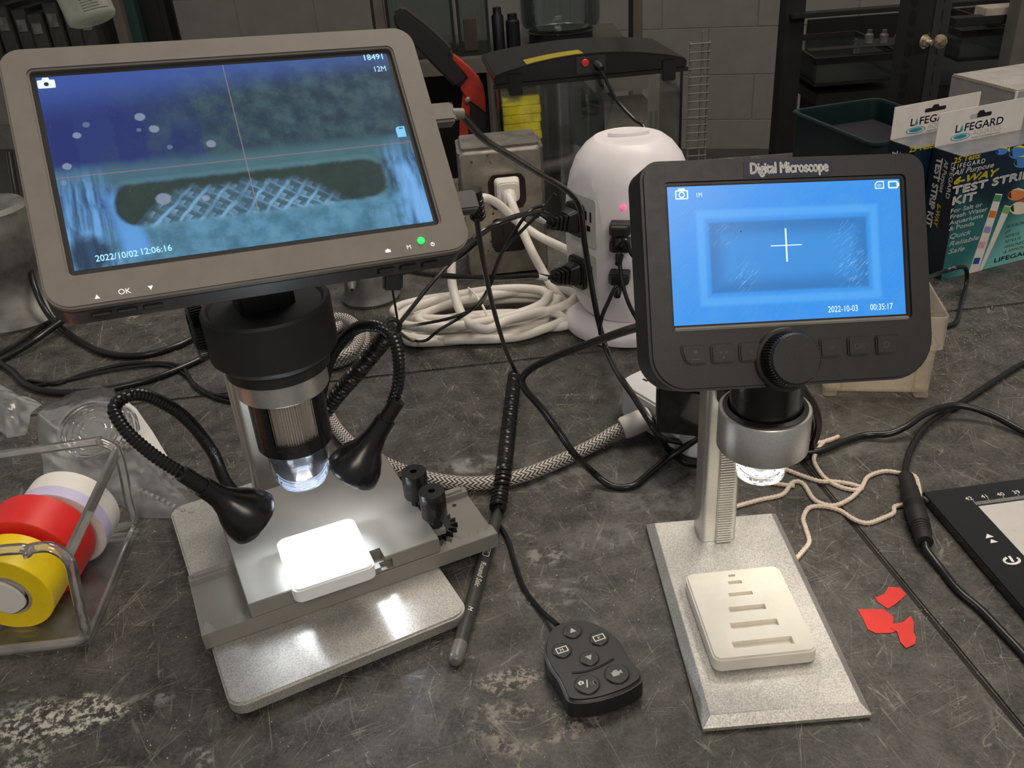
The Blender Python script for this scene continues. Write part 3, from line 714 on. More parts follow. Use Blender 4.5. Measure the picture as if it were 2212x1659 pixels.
# ------------------------------------------------------------------ microscope with the small black monitor
MR = YAW((114.7, 359.6, 0), .6)
rm = thing('digital_microscope', 'small digital microscope with black monitor showing a bright blue picture', 'microscope', (114.7, 359.6, 0))
bm = B(); o_ = [(-39.5, -75), (39.5, -75), (39.5, 75), (-39.5, 75)]; i_ = [(-35.2, -70.7), (35.2, -70.7), (35.2, 70.7), (-35.2, 70.7)]
prism(bm, o_, 1, 3.2, MR); prism(bm, o_, 3.2, 7.2, MR, i_); bmesh.ops.remove_doubles(bm, verts=bm.verts, dist=.01); put(bm, 'base_plate', 'blasted_aluminium', rm, bev=.25, seg=1, smooth=False)
for u, v in ((-30, -66), (30, -66), (-30, 66), (30, 66)):
    bm = B(); lathe(bm, [(4, 0), (4.3, .4), (4, 1.2)], 16, MR @ Matrix.Translation((u, v, 0))); put(bm, 'rubber_foot', 'black_rubber', rm)
PR = YAW((111.6, 418.5, 0), 1.5)
bm = B(); prism(bm, rr(-10.2, 10.2, -9, 9, (1.2, 3.5, 3.5, 1.2), 4), 7, 196, PR); prr = put(bm, 'pillar', 'satin_aluminium', rm, bev=.4)
bm = B(); box(bm, -1.5, 7.6, -10.2, -9, 7.1, 196, PR); put(bm, 'rack_bed', 'satin_aluminium', prr, bev=.2, smooth=False)
bm = B()
for i in range(110): prism(bm, [(-1.2, -11.3), (7.3, -11.3), (7.3, -10.1), (-1.2, -10.1)], 8 + i * 1.7, 9.0 + i * 1.7, PR)
gr = put(bm, 'gear_rack', 'satin_aluminium', prr, smooth=False); gr['kind'] = 'stuff'
AR = YAW((120.8, 372, 0), 0)
bm = B(); box(bm, -14, 8, 12, 54, 102, 119, AR); put(bm, 'carriage', 'black_plastic', rm, bev=2)
bm = B(); lathe(bm, [(15, 99), (21.3, 99), (22.1, 99.8), (22.1, 120.2), (21.5, 121), (19.8, 121), (19.6, 119.5), (15, 119.5)], 72, AR); put(bm, 'silver_ring', 'satin_aluminium', rm)
bm = B(); lathe(bm, [(17.2, 119.4), (20.2, 119.4), (20.2, 121.6), (18, 122.4), (17, 121.4)], 56, AR, caps=False); put(bm, 'ring_liner', 'black_plastic', rm)
bm = B(); lathe(bm, [(17, 104), (17, 172), (0, 172)], 56, AR); put(bm, 'barrel', 'black_satin', rm)
bm = B(); lathe(bm, [(12, 96.4), (14.4, 96.4), (14.8, 99.2), (12, 99.2)], 48, AR); put(bm, 'nose_ring', 'black_satin', rm)
bm = B(); lathe(bm, [(13.0, 97), (13.1, 92), (12.8, 86), (11.9, 82.6), (10, 81.6), (7.4, 82.0), (6.8, 84.6), (7.6, 86), (9.8, 85.2), (10.8, 86.6), (11.3, 92), (11.2, 97), (13, 97)], 48, AR, caps=False); put(bm, 'lens_hood', 'lens_plastic', rm)
bm = B(); lathe(bm, [(0, 87), (4.4, 87), (6, 90), (6, 97), (0, 97)], 32, AR); put(bm, 'objective', 'black_gloss', rm)
bm = B()
for i in range(8):
    a = (i + .5) * math.pi / 4; lathe(bm, [(0, 93.0), (1.5, 93.2), (1.5, 96.6), (0, 96.6)], 10, AR @ Matrix.Translation((8.7 * math.cos(a), 8.7 * math.sin(a), 0)))
put(bm, 'led_ring', 'led_ring', rm)
bm = B()
for z_, r_ in ((82.4, 9.6), (90.5, 12.2), (86.5, 7.2)): tube(bm, [AR @ V3((r_ * math.cos(i * math.pi / 20), r_ * math.sin(i * math.pi / 20), z_ + .35 * math.sin(i * 1.7))) for i in range(41)], .55, 6)
put(bm, 'lens_glow_ring', 'lens_glow', rm)  # glowing rings stand in for LED light scattered in the clear hood
l = bpy.data.lights.new('microscope_led', 'SPOT'); l.energy = .10; l.color = (1, .96, .86); l.spot_size = math.radians(110); l.spot_blend = .6; l.shadow_soft_size = .008
o = bpy.data.objects.new('microscope_led', l); COL.objects.link(o); o.location = V3((120.8, 372, 80)) * MM
KR = FZ((150, 387, 134), (1, .35, 0), (0, 0, 1))
bm = B(); prism(bm, gearpts(5.0, 5.5, 20, .5), -4, 4, KR); lathe(bm, [(2, -22), (2, -3)], 12, KR); put(bm, 'lock_knob', 'black_satin', rm, smooth=False)
def monitor_right():
    M = MR_SCR; mon = thing_part('monitor', rm)
    out = rr(-58.5, 58.3, -53.2, 37.2, (7.5, 7.5, 15, 17), 8)
    bm = B(); prism(bm, out, -22, -.02, M); put(bm, 'housing', 'bezel_black', mon, bev=3, seg=3)
    bm = B(); ringprism(bm, out, rr(-48.6, 48.6, -27.9, 27.6, 1.0, 8), -4, 1.5, M); bz = put(bm, 'bezel', 'bezel_black', mon, bev=1.2, seg=2)
    bm = B(); prism(bm, rr(-48.8, 48.8, -28.1, 27.8, 1, 3), -1, .02, M); put(bm, 'screen_margin', 'deep_black', mon, smooth=False)
    s = screen(M, 95.6, 54.2, 'screen_right', mon)
    bm = B(); box(bm, -48.4, 48.4, -29.3, -27.9, .4, 2.1, M); put(bm, 'screen_ledge', 'bezel_ridge', mon, bev=.5)
    u, v = onp(M, 1698, 530); bm = B(); box(bm, u - 6.4, u + 6.4, v - .18, v + .18, .2, .3, M); box(bm, u - .3, u + .3, v - 6.5, v + 6.7, .2, .3, M); put(bm, 'crosshair', 'osd_white', s, smooth=False)
    text('2022-10-03', M, 3.5, 'osd_white', s, 'screen_text', *onp(M, 1788, 675), xs=.78, lift=.3)
    text('00:35:17', M, 3.5, 'osd_white', s, 'screen_text', *onp(M, 1879, 670), xs=.80, lift=.3)
    text('1M', M, 2.7, 'osd_white', s, 'screen_text', *onp(M, 1502, 427), xs=.8, lift=.3)
    u, v = onp(M, 1472, 420); bm = B(); ringprism(bm, [(u + a, v + b) for a, b in rr(-2.6, 2.6, -2.0, 1.6, .4, 2)], [(u + a, v + b) for a, b in rr(-2.1, 2.1, -1.5, 1.1, .2, 2)], .2, .3, M)
    ringprism(bm, circ(1.25, 20, u, v - .2), circ(.8, 20, u, v - .2), .2, .3, M); box(bm, u - 1.3, u + 1.3, v + 1.6, v + 2.3, .2, .3, M); put(bm, 'camera_icon', 'osd_white', s, smooth=False)
    u, v = onp(M, 1899, 400); bm = B(); ringprism(bm, [(u + a, v + b) for a, b in ((1.9, -1.5), (1.9, 1.6), (-.9, 1.6), (-1.9, .6), (-1.9, -1.5))], [(u + a, v + b) for a, b in ((1.5, -1.1), (1.5, 1.2), (-.7, 1.2), (-1.5, .4), (-1.5, -1.1))], .2, .3, M); put(bm, 'card_icon', 'osd_white', s, smooth=False)
    text('SD', M, 1.5, 'osd_white', s, 'screen_text', u - 1.0, v - .6, lift=.3)
    u, v = onp(M, 1929, 399); bm = B(); ringprism(bm, [(u + a, v + b) for a, b in rr(-2.2, 1.9, -1.5, 1.5, .5, 2)], [(u + a, v + b) for a, b in rr(-1.7, 1.4, -1.0, 1.0, .3, 2)], .2, .3, M); box(bm, u + 1.9, u + 2.5, v - .7, v + .7, .2, .3, M); put(bm, 'battery_icon', 'osd_white', s, smooth=False)
    flat([(u - .1, v + .9), (u - .9, v - .2), (u - .2, v - .1), (u - .4, v - .9), (u + .6, v + .2), (u, v + .1)], M, 'osd_green', s, 'charge_bolt', .3)
    # name plate
    x0, y0 = onp(M, 1607, 382); x1, y1 = onp(M, 1797, 345)
    bm = B(); prism(bm, rr(-17.2, 19.2, 29.4, 35.6, .3, 2), 1.5, 1.7, M); npl = put(bm, 'name_plate', 'print_navy', bz, smooth=False)
    text('Digital Microscope', M, 6.0, 'print_white', npl, 'lettering', -14.7, 30.9, bold=.035, fit=31.8, lift=1.8)
    # keys
    w, h, y = 4.7, 3.7, -39
    shapes = {-41.4: [(-4.9, 3.7), (4.7, 3.7), (4.7, -3.7), (-1.6, -3.7), (-3.6, -2.2), (-4.7, 1.5)], 38.2: [(-4.7, 3.7), (4.9, 3.7), (4.7, 1.5), (3.4, -2.2), (1.4, -3.7), (-4.7, -3.7)]}
    marks = {-41.4: 'o', -29.6: '*', -18.2: '<', 14.8: '>', 26.4: 'OK', 38.2: 'o'}
    for u in marks:
        P = shapes.get(u) or rr(-w, w, -h, h, 1.4, 3)
        bm = B(); prism(bm, [(u + a * 1.06, y + b * 1.08) for a, b in P], 1.2, 1.58, M); sl = put(bm, 'key_recess', 'deep_black', bz, smooth=False)
        bm = B(); prism(bm, [(u + a, y + b) for a, b in P], 1.3, 2.7, M); k = put(bm, 'key', 'bezel_black', bz, bev=.6, seg=2)
    k = {-41.4: 'o', 38.2: 'o'}
    text('OK', M, 3.2, 'print_dim', mon, 'key_mark', 24.0, -40.1, lift=2.75); text('>', M, 3.4, 'print_dim', mon, 'key_mark', 13.6, -40.2, lift=2.75); text('<', M, 3.4, 'print_dim', mon, 'key_mark', -19.4, -40.2, lift=2.75)
    bm = B(); ringprism(bm, circ(1.3, 20, 37.6, -39), circ(.9, 20, 37.6, -39), 2.7, 2.76, M); put(bm, 'key_mark', 'print_dim', mon, smooth=False)
    bm = B(); prism(bm, circ(.9, 14, -40.6, -37.8), 2.7, 2.76, M); box(bm, -42.4, -38.8, -40.9, -40.4, 2.7, 2.76, M); put(bm, 'key_mark', 'print_dim', mon, smooth=False)
    bm = B(); [prism(bm, circ(.55, 12, -29.4 + 1.3 * math.cos(i * 2.1 + .5), -39.2 + 1.3 * math.sin(i * 2.1 + .5)), 2.7, 2.76, M) for i in range(3)]; put(bm, 'key_mark', 'print_dim', mon, smooth=False)
    # dial
    u, v = -3.9, -42.6; K = M @ Matrix.Translation((u, v, 0))
    bm = B(); lathe(bm, [(12.6, 1.2), (12.8, 2.2), (12.2, 3.0), (10, 3.0)], 56, K, caps=False); put(bm, 'dial_collar', 'bezel_black', bz)
    bm = B(); prism(bm, gearpts(10.6, 11.2, 56, .5), 2, 11, K, gearpts(10.1, 10.7, 56, .5)); prism(bm, circ(10.2, 48), 11, 12.2, K, circ(9.4, 48)); put(bm, 'dial', 'black_plastic', mon, smooth=False)
    bm = B(); box(bm, -14, 16, -40, -6, -52, -21, M); put(bm, 'hinge_block', 'black_plastic', mon, bev=3)
monitor_right()
# resin staircase block
RB = YAW((111.5, 346, 0), 2.0)
bl = [V3((85.4, 374.1)), V3((134.2, 376.1)), V3((139, 321)), V3((87.4, 313))]
bm = B(); prism(bm, rr(-25.2, 26.2, -32.5, 29.6, 4.5, 6), 7.2, 16, RB); blk = put(bm, 'slotted_block', 'resin_white', bev=1.0, seg=2)
tag(blk, 'milky white resin block with a ladder of slots on the small microscope base', 'sample')
cs = []
for (x0, y0, x1, y1) in ((660, 872, 1050, 968), (642, 752, 950, 830), (630, 650, 866, 712), (624, 562, 778, 602), (620, 488, 705, 518), (620, 448, 660, 466)):
    a = RB.inverted() @ G(1380 + x0 / 3.19, 1100 + y1 / 3.19, 16); b_ = RB.inverted() @ G(1380 + x1 / 3.19, 1100 + y0 / 3.19, 16)
    c = B(); box(c, a.x, b_.x, a.y, b_.y, 13.4, 20, RB); cs.append(c)
boolean_cut(blk, cs)
# ------------------------------------------------------------------ remote control
bm_scale = lambda x, y: (1060 + x / 5.267, 1260 + y / 5.267)
ro = [(740, 465), (850, 420), (980, 403), (1120, 415), (1250, 465), (1370, 545), (1470, 640), (1530, 740), (1590, 850), (1660, 930), (1710, 990), (1730, 1060), (1700, 1115), (1560, 1205), (1380, 1275), (1200, 1325), (1020, 1345), (900, 1332), (850, 1285), (800, 1170), (750, 1070), (670, 960), (620, 850), (600, 740), (620, 640), (670, 540)]
RZ = 13.0
rp = [G(*bm_scale(x, y), RZ) for x, y in ro]; rc = sum(rp, V3()) / len(rp)
rem = thing('remote_control', 'black wired remote with six round buttons beside the small microscope', 'remote', (rc.x, rc.y, 0))
sm_ = cr([V3((p.x, p.y, 0)) for p in rp] + [V3((rp[0].x, rp[0].y, 0))], 3)[:-1]
bm = B(); prism(bm, [(p.x, p.y) for p in sm_], 0.2, RZ); put(bm, 'body', 'black_plastic', rem, bev=1.6, seg=3, ang=50)
ux = (G(*bm_scale(1232, 633), RZ) - G(*bm_scale(812, 772), RZ)).normalized()
def rbtn(x, y, r, fn):
    p = G(*bm_scale(x, y), RZ); M = FR((p.x, p.y, RZ), ux, V3((0, 0, 1)).cross(ux))
    bm = B(); lathe(bm, [(r + .7, -.6), (r + .7, .06), (r, .06)], 36, M, caps=False); put(bm, 'button_well', 'deep_black', rem)
    bm = B(); lathe(bm, [(r, -.5), (r, .5), (r - .35, .85), (0, .95)], 36, M); b_ = put(bm, 'button', 'black_plastic', rem)
    fn(M, b_)
Z1 = 1.0
rbtn(930, 552, 4.7, lambda M, b_: flat([(-1.8, -1.3), (1.8, -1.3), (0, 1.9)], M, 'print_grey', b_, 'button_mark', Z1))
rbtn(1122, 860, 4.7, lambda M, b_: flat([(-1.8, 1.3), (1.8, 1.3), (0, -1.9)], M, 'print_grey', b_, 'button_mark', Z1))
def boxed(M, b_):
    bm = B(); ringprism(bm, rr(-3, 3, -1.9, 1.9, .1, 1), rr(-2.5, 2.5, -1.4, 1.4, .1, 1), Z1, Z1 + .05, M); put(bm, 'button_mark', 'print_white', b_, smooth=False)
def mk_play(M, b_): boxed(M, b_); flat([(-.8, -.9), (1.0, 0), (-.8, .9)], M, 'print_grey', b_, 'button_mark', Z1)
def mk_m(M, b_): boxed(M, b_); text('M', M, 2.8, 'print_white', b_, 'button_mark', -1.3, -1.0, lift=Z1)
rbtn(1232, 633, 4.7, mk_play); rbtn(812, 772, 4.7, mk_m)
def mk_ok(M, b_):
    bm = B(); prism(bm, rr(-3.9, -1.3, .4, 2.2, .3, 2), Z1, Z1 + .05, M); box(bm, -3.0, -2.2, 2.2, 2.7, Z1, Z1 + .05, M); put(bm, 'button_mark', 'print_white', b_, smooth=False)
    flat(circ(.5, 12, -2.6, 1.3), M, 'black_plastic', b_, 'button_mark', Z1 + .06); flat(line2((-1.0, -2.3), (.8, 2.1), .5), M, 'print_white', b_, 'button_mark', Z1)
    text('OK', M, 2.8, 'print_white', b_, 'button_mark', .4, -2.0, bold=.035, fit=3.9, lift=Z1 + .05)
def mk_cam(M, b_):
    bm = B(); prism(bm, rr(-2.6, 1.0, -1.5, 1.4, .2, 1), Z1, Z1 + .05, M); prism(bm, [(1.0, -.3), (2.6, -1.2), (2.6, 1.3), (1.0, .5)], Z1, Z1 + .05, M); box(bm, -1.4, .6, 1.3, 2.0, Z1, Z1 + .05, M); put(bm, 'button_mark', 'print_grey', b_, smooth=False)
rbtn(1098, 1155, 5.9, mk_ok); rbtn(1437, 1037, 5.9, mk_cam)
gp = cr([G(*bm_scale(x, y), RZ) + V3((0, 0, .1)) for x, y in ((925, 1022), (1080, 1005), (1250, 945), (1400, 862))], 6)
bm = B(); tube(bm, gp, .55, 6); put(bm, 'ridge', 'bezel_black', rem)
# ------------------------------------------------------------------ pen
pa = G(982, 1432, 4.2); pb = G(1082, 1085, 4.0); ax = (pb - pa).normalized(); PMx = FZ(pa, ax, (0, 0, 1))
pen = thing('pen', 'dark grey ballpoint pen lying half under the grey stage', 'pen', (pa.x, pa.y, 0))
bm = B(); lathe(bm, [(0, 0), (2.6, .3), (3.7, 1.6), (4.05, 3.5), (4.05, 13), (4.0, 13)], 24, PMx); put(bm, 'end_plug', 'pen_cap_grey', pen)
bm = B(); lathe(bm, [(3.9, 13), (3.9, 112), (3.2, 118), (1.4, 136), (.6, 142), (0, 142.5)], 24, PMx); put(bm, 'barrel', 'pen_grey', pen)
nrm = (CAM - pa); nrm = (nrm - ax * nrm.dot(ax)).normalized()
TP = FR(pa + ax * 0 + nrm * 3.95, ax, nrm.cross(ax) * 1.0)
# lettering runs back along the barrel
TP = FR(pa + nrm * 4.0, -ax, -(nrm.cross(ax)))
text('M', TP, 4.0, 'print_white', pen, 'lettering', -37, -1.3, shear=.2, lift=.05)
text('Round Stic', TP, 4.4, 'print_white', pen, 'lettering', -73, -1.3, shear=.2, bold=.02, lift=.05, xs=1.05)
text('BIC', TP, 3.6, 'print_white', pen, 'lettering', -86, -1.2, bold=.03, lift=.05)
bm = B(); ringprism(bm, rr(-87, -78, -2, 2, .8, 3), rr(-86.6, -78.4, -1.7, 1.7, .6, 3), .03, .08, TP); put(bm, 'lettering', 'print_white', pen, smooth=False)
text('K', TP, 3.6, 'print_white', pen, 'lettering', -90.5, -1.2, bold=.03, lift=.05)
# ------------------------------------------------------------------ cables
def cable(pts, r, mat, name, label, cat='cable', group=None, parent=None, n=8, per=8, flat_=1.0, z=None):
    bm = B(); tube(bm, cr(pts, per), r, n, flat_); o = put(bm, name, mat, parent)
    return tag(o, label, cat, group) if parent is None else o
# coiled lead of the remote
rc_ = thing('coiled_cable', 'black coiled remote lead lying between the two microscopes', 'cable', G(1090, 960))
cp = cr([G(1112, 812, 6.5), G(1105, 870, 6.5), G(1096, 950, 7), G(1088, 1020, 12), G(1080, 1070, 7), G(1074, 1100, 6)], 8)
bm = B(); tube(bm, helix(cp, 3.9, 3.5, 14), 1.6, 7); put(bm, 'coil', 'black_rubber', rc_)
tail = [G(1064, 1098, 3), G(1075, 1128, 1.6), G(1097, 1165, 1.6), G(1112, 1215, 1.6), G(1132, 1270, 1.6), G(1165, 1315, 1.6), G(1200, 1347, 6), G(1206, 1352, 7.5)]
bm = B(); tube(bm, cr(tail, 8), 1.5, 8); put(bm, 'lead', 'black_rubber', rc_)
bm = B(); tube(bm, cr([D(1030, 476, 452), D(1040, 540, 470), D(1055, 620, 500), D(1075, 700, 540), D(1096, 765, 590), G(1116, 808, 8), G(1112, 822, 6)], 8), 1.5, 8); put(bm, 'lead', 'black_rubber', rc_)
J = FZ(D(1028, 440, 450), D(1028, 440, 450) - D(1034, 478, 452), (1, 0, 0))
bm = B(); lathe(bm, [(1.6, -10), (3.2, -9), (3.6, 0), (4.2, 6), (4.2, 8), (0, 8)], 16, J); [lathe(bm, [(3.4, -8 + i * 3), (4.3, -7.6 + i * 3), (4.3, -6.4 + i * 3), (3.4, -6 + i * 3)], 16, J, caps=False) for i in range(4)]; put(bm, 'strain_relief', 'black_rubber', rc_)
PJ = FR(ML_SCR @ V3((94, -33, -9)), ML_SCR.col[0].to_3d(), ML_SCR.col[1].to_3d())
bm = B(); box(bm, -2, 9, -5, 5, -4, 4, PJ); put(bm, 'plug', 'plug_grey_dark', rc_, bev=1)
# usb lead of the large monitor
us = thing('usb_cable', 'black lead from the grey plug on the large monitor running past the white tower', 'cable', G(1340, 800))
UJ = FR(ML_SCR @ V3((91, 14, -9)), ML_SCR.col[0].to_3d(), ML_SCR.col[1].to_3d())
bm = B(); box(bm, 0, 13.5, -5.2, 5.2, -4, 4, UJ); put(bm, 'plug', 'plug_grey', us, bev=1.2)
bm = B(); lathe(bm, [(3.2, 13), (2.6, 19)], 14, UJ @ Matrix.Rotation(math.pi / 2, 4, 'Y')); put(bm, 'strain_relief', 'plug_grey', us)
st = UJ @ V3((18, 0, 0))
bm = B(); tube(bm, cr([st, D(1045, 300, 490), D(1100, 335, 530), D(1160, 372, 575), D(1225, 412, 620), D(1252, 450, 640), D(1262, 520, 645), D(1275, 600, 645), D(1292, 690, 645), D(1310, 755, 640), G(1328, 795, 22), G(1345, 822, 32), G(1368, 855, 32), G(1400, 905, 32), G(1425, 945, 22), G(1448, 975, 3), G(1480, 998, 2.4), G(1520, 1004, 2.4)], 8), 2.3, 10, .8); put(bm, 'lead', 'black_rubber', us)
# braided power lead with white end and the loop behind the large microscope
br = thing('braided_cable', 'black and white braided power lead with a white plug end', 'cable', G(1100, 1030))
bp = [G(1372, 915, 12), G(1330, 932, 9), G(1280, 962, 6), G(1200, 1000, 5.2), G(1120, 1030, 5.2), G(1040, 1044, 5.2), G(960, 1040, 5.2), G(890, 1024, 5.2), G(830, 1000, 5.2), G(760, 960, 5.2), G(722, 918, 5.2), G(705, 885, 5.2)]
bm = B(); tube(bm, resample(cr(bp, 10), 2.0), 4.7, 14); put(bm, 'sleeve', 'braided_sleeve', br)
wp = G(1388, 908, 14); BJ = FZ(wp, G(1330, 932, 9) - wp, (0, 0, 1))
bm = B(); lathe(bm, [(0, -6), (7.4, -6), (8, -5), (8, 14), (7.2, 15.5), (0, 15.5)], 32, BJ); put(bm, 'plug_end', 'cord_white', br)
bl2 = [G(705, 885, 5.2), G(690, 840, 5.2), G(700, 795, 5.2), G(750, 775, 5.2), G(785, 745, 5.2), G(782, 712, 5.2), G(740, 702, 5.2), G(700, 735, 5.2), G(705, 772, 9), G(755, 762, 11), G(778, 722, 11), G(750, 690, 10), G(700, 690, 9), G(660, 720, 5)]
bm = B(); tube(bm, resample(cr(bl2, 10), 2.0), 4.7, 14); put(bm, 'loop', 'braided_sleeve', br)
# coiled lead hanging on the right gooseneck
hc = thing('coiled_cable', 'thick black coiled lamp lead leaning up to the right gooseneck', 'cable', D(710, 880, 505))
cp = cr([D(700, 890, 506), D(735, 845, 502), D(775, 800, 496), D(810, 757, 488), D(838, 722, 478)], 8)
bm = B(); tube(bm, helix(cp, 4.0, 3.3, 14), 1.55, 7); put(bm, 'coil', 'black_rubber', hc)
lp = D(848, 705, 470); M = FZ(lp, (CAM - lp), (1, 0, 0)); Lp = [M @ V3((4.2 * math.cos(a), 4.2 * math.sin(a), 1.2 * (i - 12) / 12 * 3)) for i in range(26) for a in [i * 2 * math.pi / 12]]
bm = B(); tube(bm, Lp, 1.35, 6); put(bm, 'knot', 'black_rubber', hc)
bm = B(); tube(bm, cr([D(862, 700, 470), D(890, 665, 500), D(930, 615, 530), D(985, 555, 560), D(1040, 500, 590), D(1090, 478, 600), D(1155, 458, 640), D(1185, 462, 652)], 8), 1.35, 7); put(bm, 'lead', 'black_rubber', hc)
# thin twin leads from the knot to the tower
tl = thing('thin_cable', 'pair of thin black leads rising from the coil to the upper black plug', 'cable', G(1000, 690))
bm = B(); tube(bm, cr([D(860, 708, 476), G(900, 702, 34), G(980, 685, 38), G(1040, 655, 42), D(1062, 600, 640), D(1085, 545, 640), D(1130, 495, 645), D(1170, 455, 650), D(1193, 425, 655), D(1197, 418, 655)], 8), 1.3, 7); put(bm, 'lead', 'black_rubber', tl)
bm = B(); tube(bm, cr([D(858, 716, 476), G(890, 735, 16), G(920, 735, 20), G(950, 712, 34), G(1020, 668, 40), D(1057, 620, 642), D(1078, 560, 644), D(1112, 500, 646), D(1145, 455, 650), D(1175, 443, 655), D(1200, 420, 655)], 8), 1.3, 7); put(bm, 'lead', 'black_rubber', tl)
# lead that loops from the small monitor down to the bench
sl = cable([D(1398, 702, 368), D(1350, 715, 400), D(1280, 740, 435), D(1200, 770, 465), D(1150, 795, 480), D(1128, 818, 484), D(1135, 842, 482), D(1168, 880, 478), D(1205, 930, 470), D(1240, 980, 464), G(1280, 1020, 10), G(1322, 1050, 2.4), G(1365, 1050, 2.4), G(1400, 1025, 2.4), G(1440, 992, 4), G(1480, 965, 10), G(1525, 935, 22)], 2.25, 'black_rubber', 'usb_cable', 'black lead looping out from the left edge of the small black monitor', n=10)
cable([G(1408, 905, 20), G(1412, 920, 18), G(1430, 945, 12), G(1470, 955, 10), G(1525, 968, 8)], 2.2, 'black_rubber', 'power_cable', 'short black lead curling below the black adapter on the white strip', n=8)
# cables at the left
cable([D(20, 330, 900), D(35, 420, 880), D(50, 490, 860), D(62, 560, 840), D(75, 620, 810), G(105, 680, 12), G(150, 722, 3), G(220, 760, 3), G(300, 768, 3), G(380, 748, 3), G(450, 715, 3), G(560, 680, 3)], 2.9, 'black_rubber', 'power_cable', 'thick black cable dropping left of the large monitor and curving behind its microscope', n=10)
cable([G(-30, 790, 3), G(20, 768, 4), G(80, 732, 9), G(140, 690, 12), G(200, 662, 14), G(300, 640, 14)], 3.0, 'black_rubber', 'power_cable', 'black cable running from the left frame edge up under the large monitor', n=10)
cable([G(-30, 775, 3), G(40, 742, 3), G(90, 705, 3), G(150, 680, 3), G(240, 655, 3)], 2.6, 'black_rubber', 'power_cable', 'black cable in shade behind the lower left corner of the large monitor', n=8)
cable([G(-10, 780, 2.8), G(25, 800, 2.8), G(60, 832, 2.8), G(120, 848, 2.8), G(220, 842, 2.8), G(330, 818, 2.8), G(420, 782, 2.8), G(470, 755, 2.8), G(560, 720, 2.8)], 2.8, 'black_rubber', 'power_cable', 'black cable lying in front of the plastic bag toward the large microscope', n=10)
cable([G(60, 822, 2), G(120, 828, 2), G(180, 808, 2), G(260, 788, 2), G(330, 784, 2), G(390, 792, 2), G(420, 830, 2), G(460, 852, 2), G(530, 862, 2), G(600, 860, 2)], 1.7, 'black_rubber', 'thin_cable', 'thin black lead curving over the bench left of the silver pillar', n=8)
cable([G(60, 836, 2), G(140, 822, 2), G(240, 800, 2), G(350, 788, 2), G(400, 810, 2), G(430, 842, 2), G(500, 868, 2), G(600, 864, 2)], 1.3, 'black_rubber', 'thin_cable', 'thinner black lead doubled beside the one left of the silver pillar', n=8)
# cables at the right
cable([G(1560, 985, 3), G(1640, 980, 3), G(1700, 977, 3), G(1770, 974, 3), G(1820, 955, 3), G(1870, 940, 3), G(1920, 937, 5), G(1960, 920, 8), G(2000, 893, 10), G(2050, 877, 10), G(2095, 880, 9), G(2150, 900, 6), G(2212, 932, 3), G(2290, 960, 3)], 2.3, 'black_rubber', 'power_cable', 'black cable snaking from the small microscope to the right frame edge', n=10)
pc = thing('power_cable', 'black light pad lead with a thick inline connector', 'cable', G(1980, 1110))
bm = B(); tube(bm, cr([G(2290, 760, 2.3), G(2212, 785, 2.3), G(2150, 822, 2.3), G(2080, 868, 2.3), G(2040, 890, 4), G(2000, 920, 4), G(1970, 965, 3), G(1957, 1005, 4), G(1956, 1030, 6)], 8), 2.2, 10); put(bm, 'lead', 'black_rubber', pc)
ca, cb = G(1956, 1028, 6), G(1998, 1172, 6); CX = FZ(ca, cb - ca, (0, 0, 1)); L = (cb - ca).length
bm = B(); lathe(bm, [(0, 0), (4.2, 0), (4.6, 1), (4.6, 11), (5.2, 13), (5.4, L * .4), (6.0, L * .42), (6.0, L * .7), (5.2, L * .74), (4.6, L), (0, L)], 28, CX); cn = put(bm, 'connector', 'black_matte', pc)
bm = B()
for i in range(5): lathe(bm, [(4.6, L * .75 + i * 2.1), (5.7 - i * .15, L * .75 + .3 + i * 2.1), (5.7 - i * .15, L * .75 + 1.3 + i * 2.1), (4.6, L * .75 + 1.6 + i * 2.1)], 28, CX, caps=False)
for i in range(7): lathe(bm, [(5.9, L * .46 + i * .9), (6.25, L * .46 + .2 + i * .9), (6.25, L * .46 + .5 + i * .9), (5.9, L * .46 + .7 + i * .9)], 28, CX, caps=False)
put(bm, 'grip_ribs', 'black_matte', cn)
bm = B(); tube(bm, cr([cb - V3((0, 0, .5)), G(2003, 1190, 4), G(2030, 1225, 2.3), G(2070, 1275, 2.3), G(2120, 1318, 2.3), G(2165, 1365, 2.3), G(2212, 1415, 2.3), G(2270, 1490, 2.3)], 8), 2.2, 10); put(bm, 'lead', 'black_rubber', pc)
cable([D(1993, 603, 620), G(2030, 590, 26), G(2068, 578, 26), G(2086, 580, 22), G(2088, 610, 8), G(2078, 650, 2.2), G(2068, 690, 2.2), G(2050, 704, 2.2), G(2025, 703, 2.2), G(1985, 695, 2.2)], 1.9, 'black_rubber', 'thin_cable', 'thin black lead kinked up in front of the nearer test kit box', n=8)
cb_ = thing('cable_bundle', 'loops of black cable hanging behind the silver ring of the small microscope', 'cable', G(1740, 960))
for i, q in enumerate(([(1735, 840), (1760, 880), (1768, 920), (1755, 960), (1735, 975), (1700, 968)], [(1720, 840), (1745, 890), (1750, 930), (1735, 955), (1700, 962)], [(1700, 860), (1735, 880), (1742, 925), (1725, 950), (1690, 955)])):
    bm = B(); tube(bm, cr([D(x, y, 455 + i * 6 + (y - 840) * .35) for x, y in q], 8), 2.3, 8); put(bm, 'loop', 'black_rubber', cb_)
bm = B(); tube(bm, cr([G(1560, 1005, 3), G(1640, 1000, 3), G(1700, 992, 3), G(1745, 985, 3)], 8), 2.6, 8); put(bm, 'tail', 'black_rubber', cb_)
tw = FR(G(1728, 970, 3), G(1750, 995, 1) - G(1705, 955, 6), (0, 1, 0))
bm = B(); box(bm, -14, 10, -2.4, 2.4, -.6, .6, tw); put(bm, 'cable_tie', 'black_gloss', cb_, bev=.2)
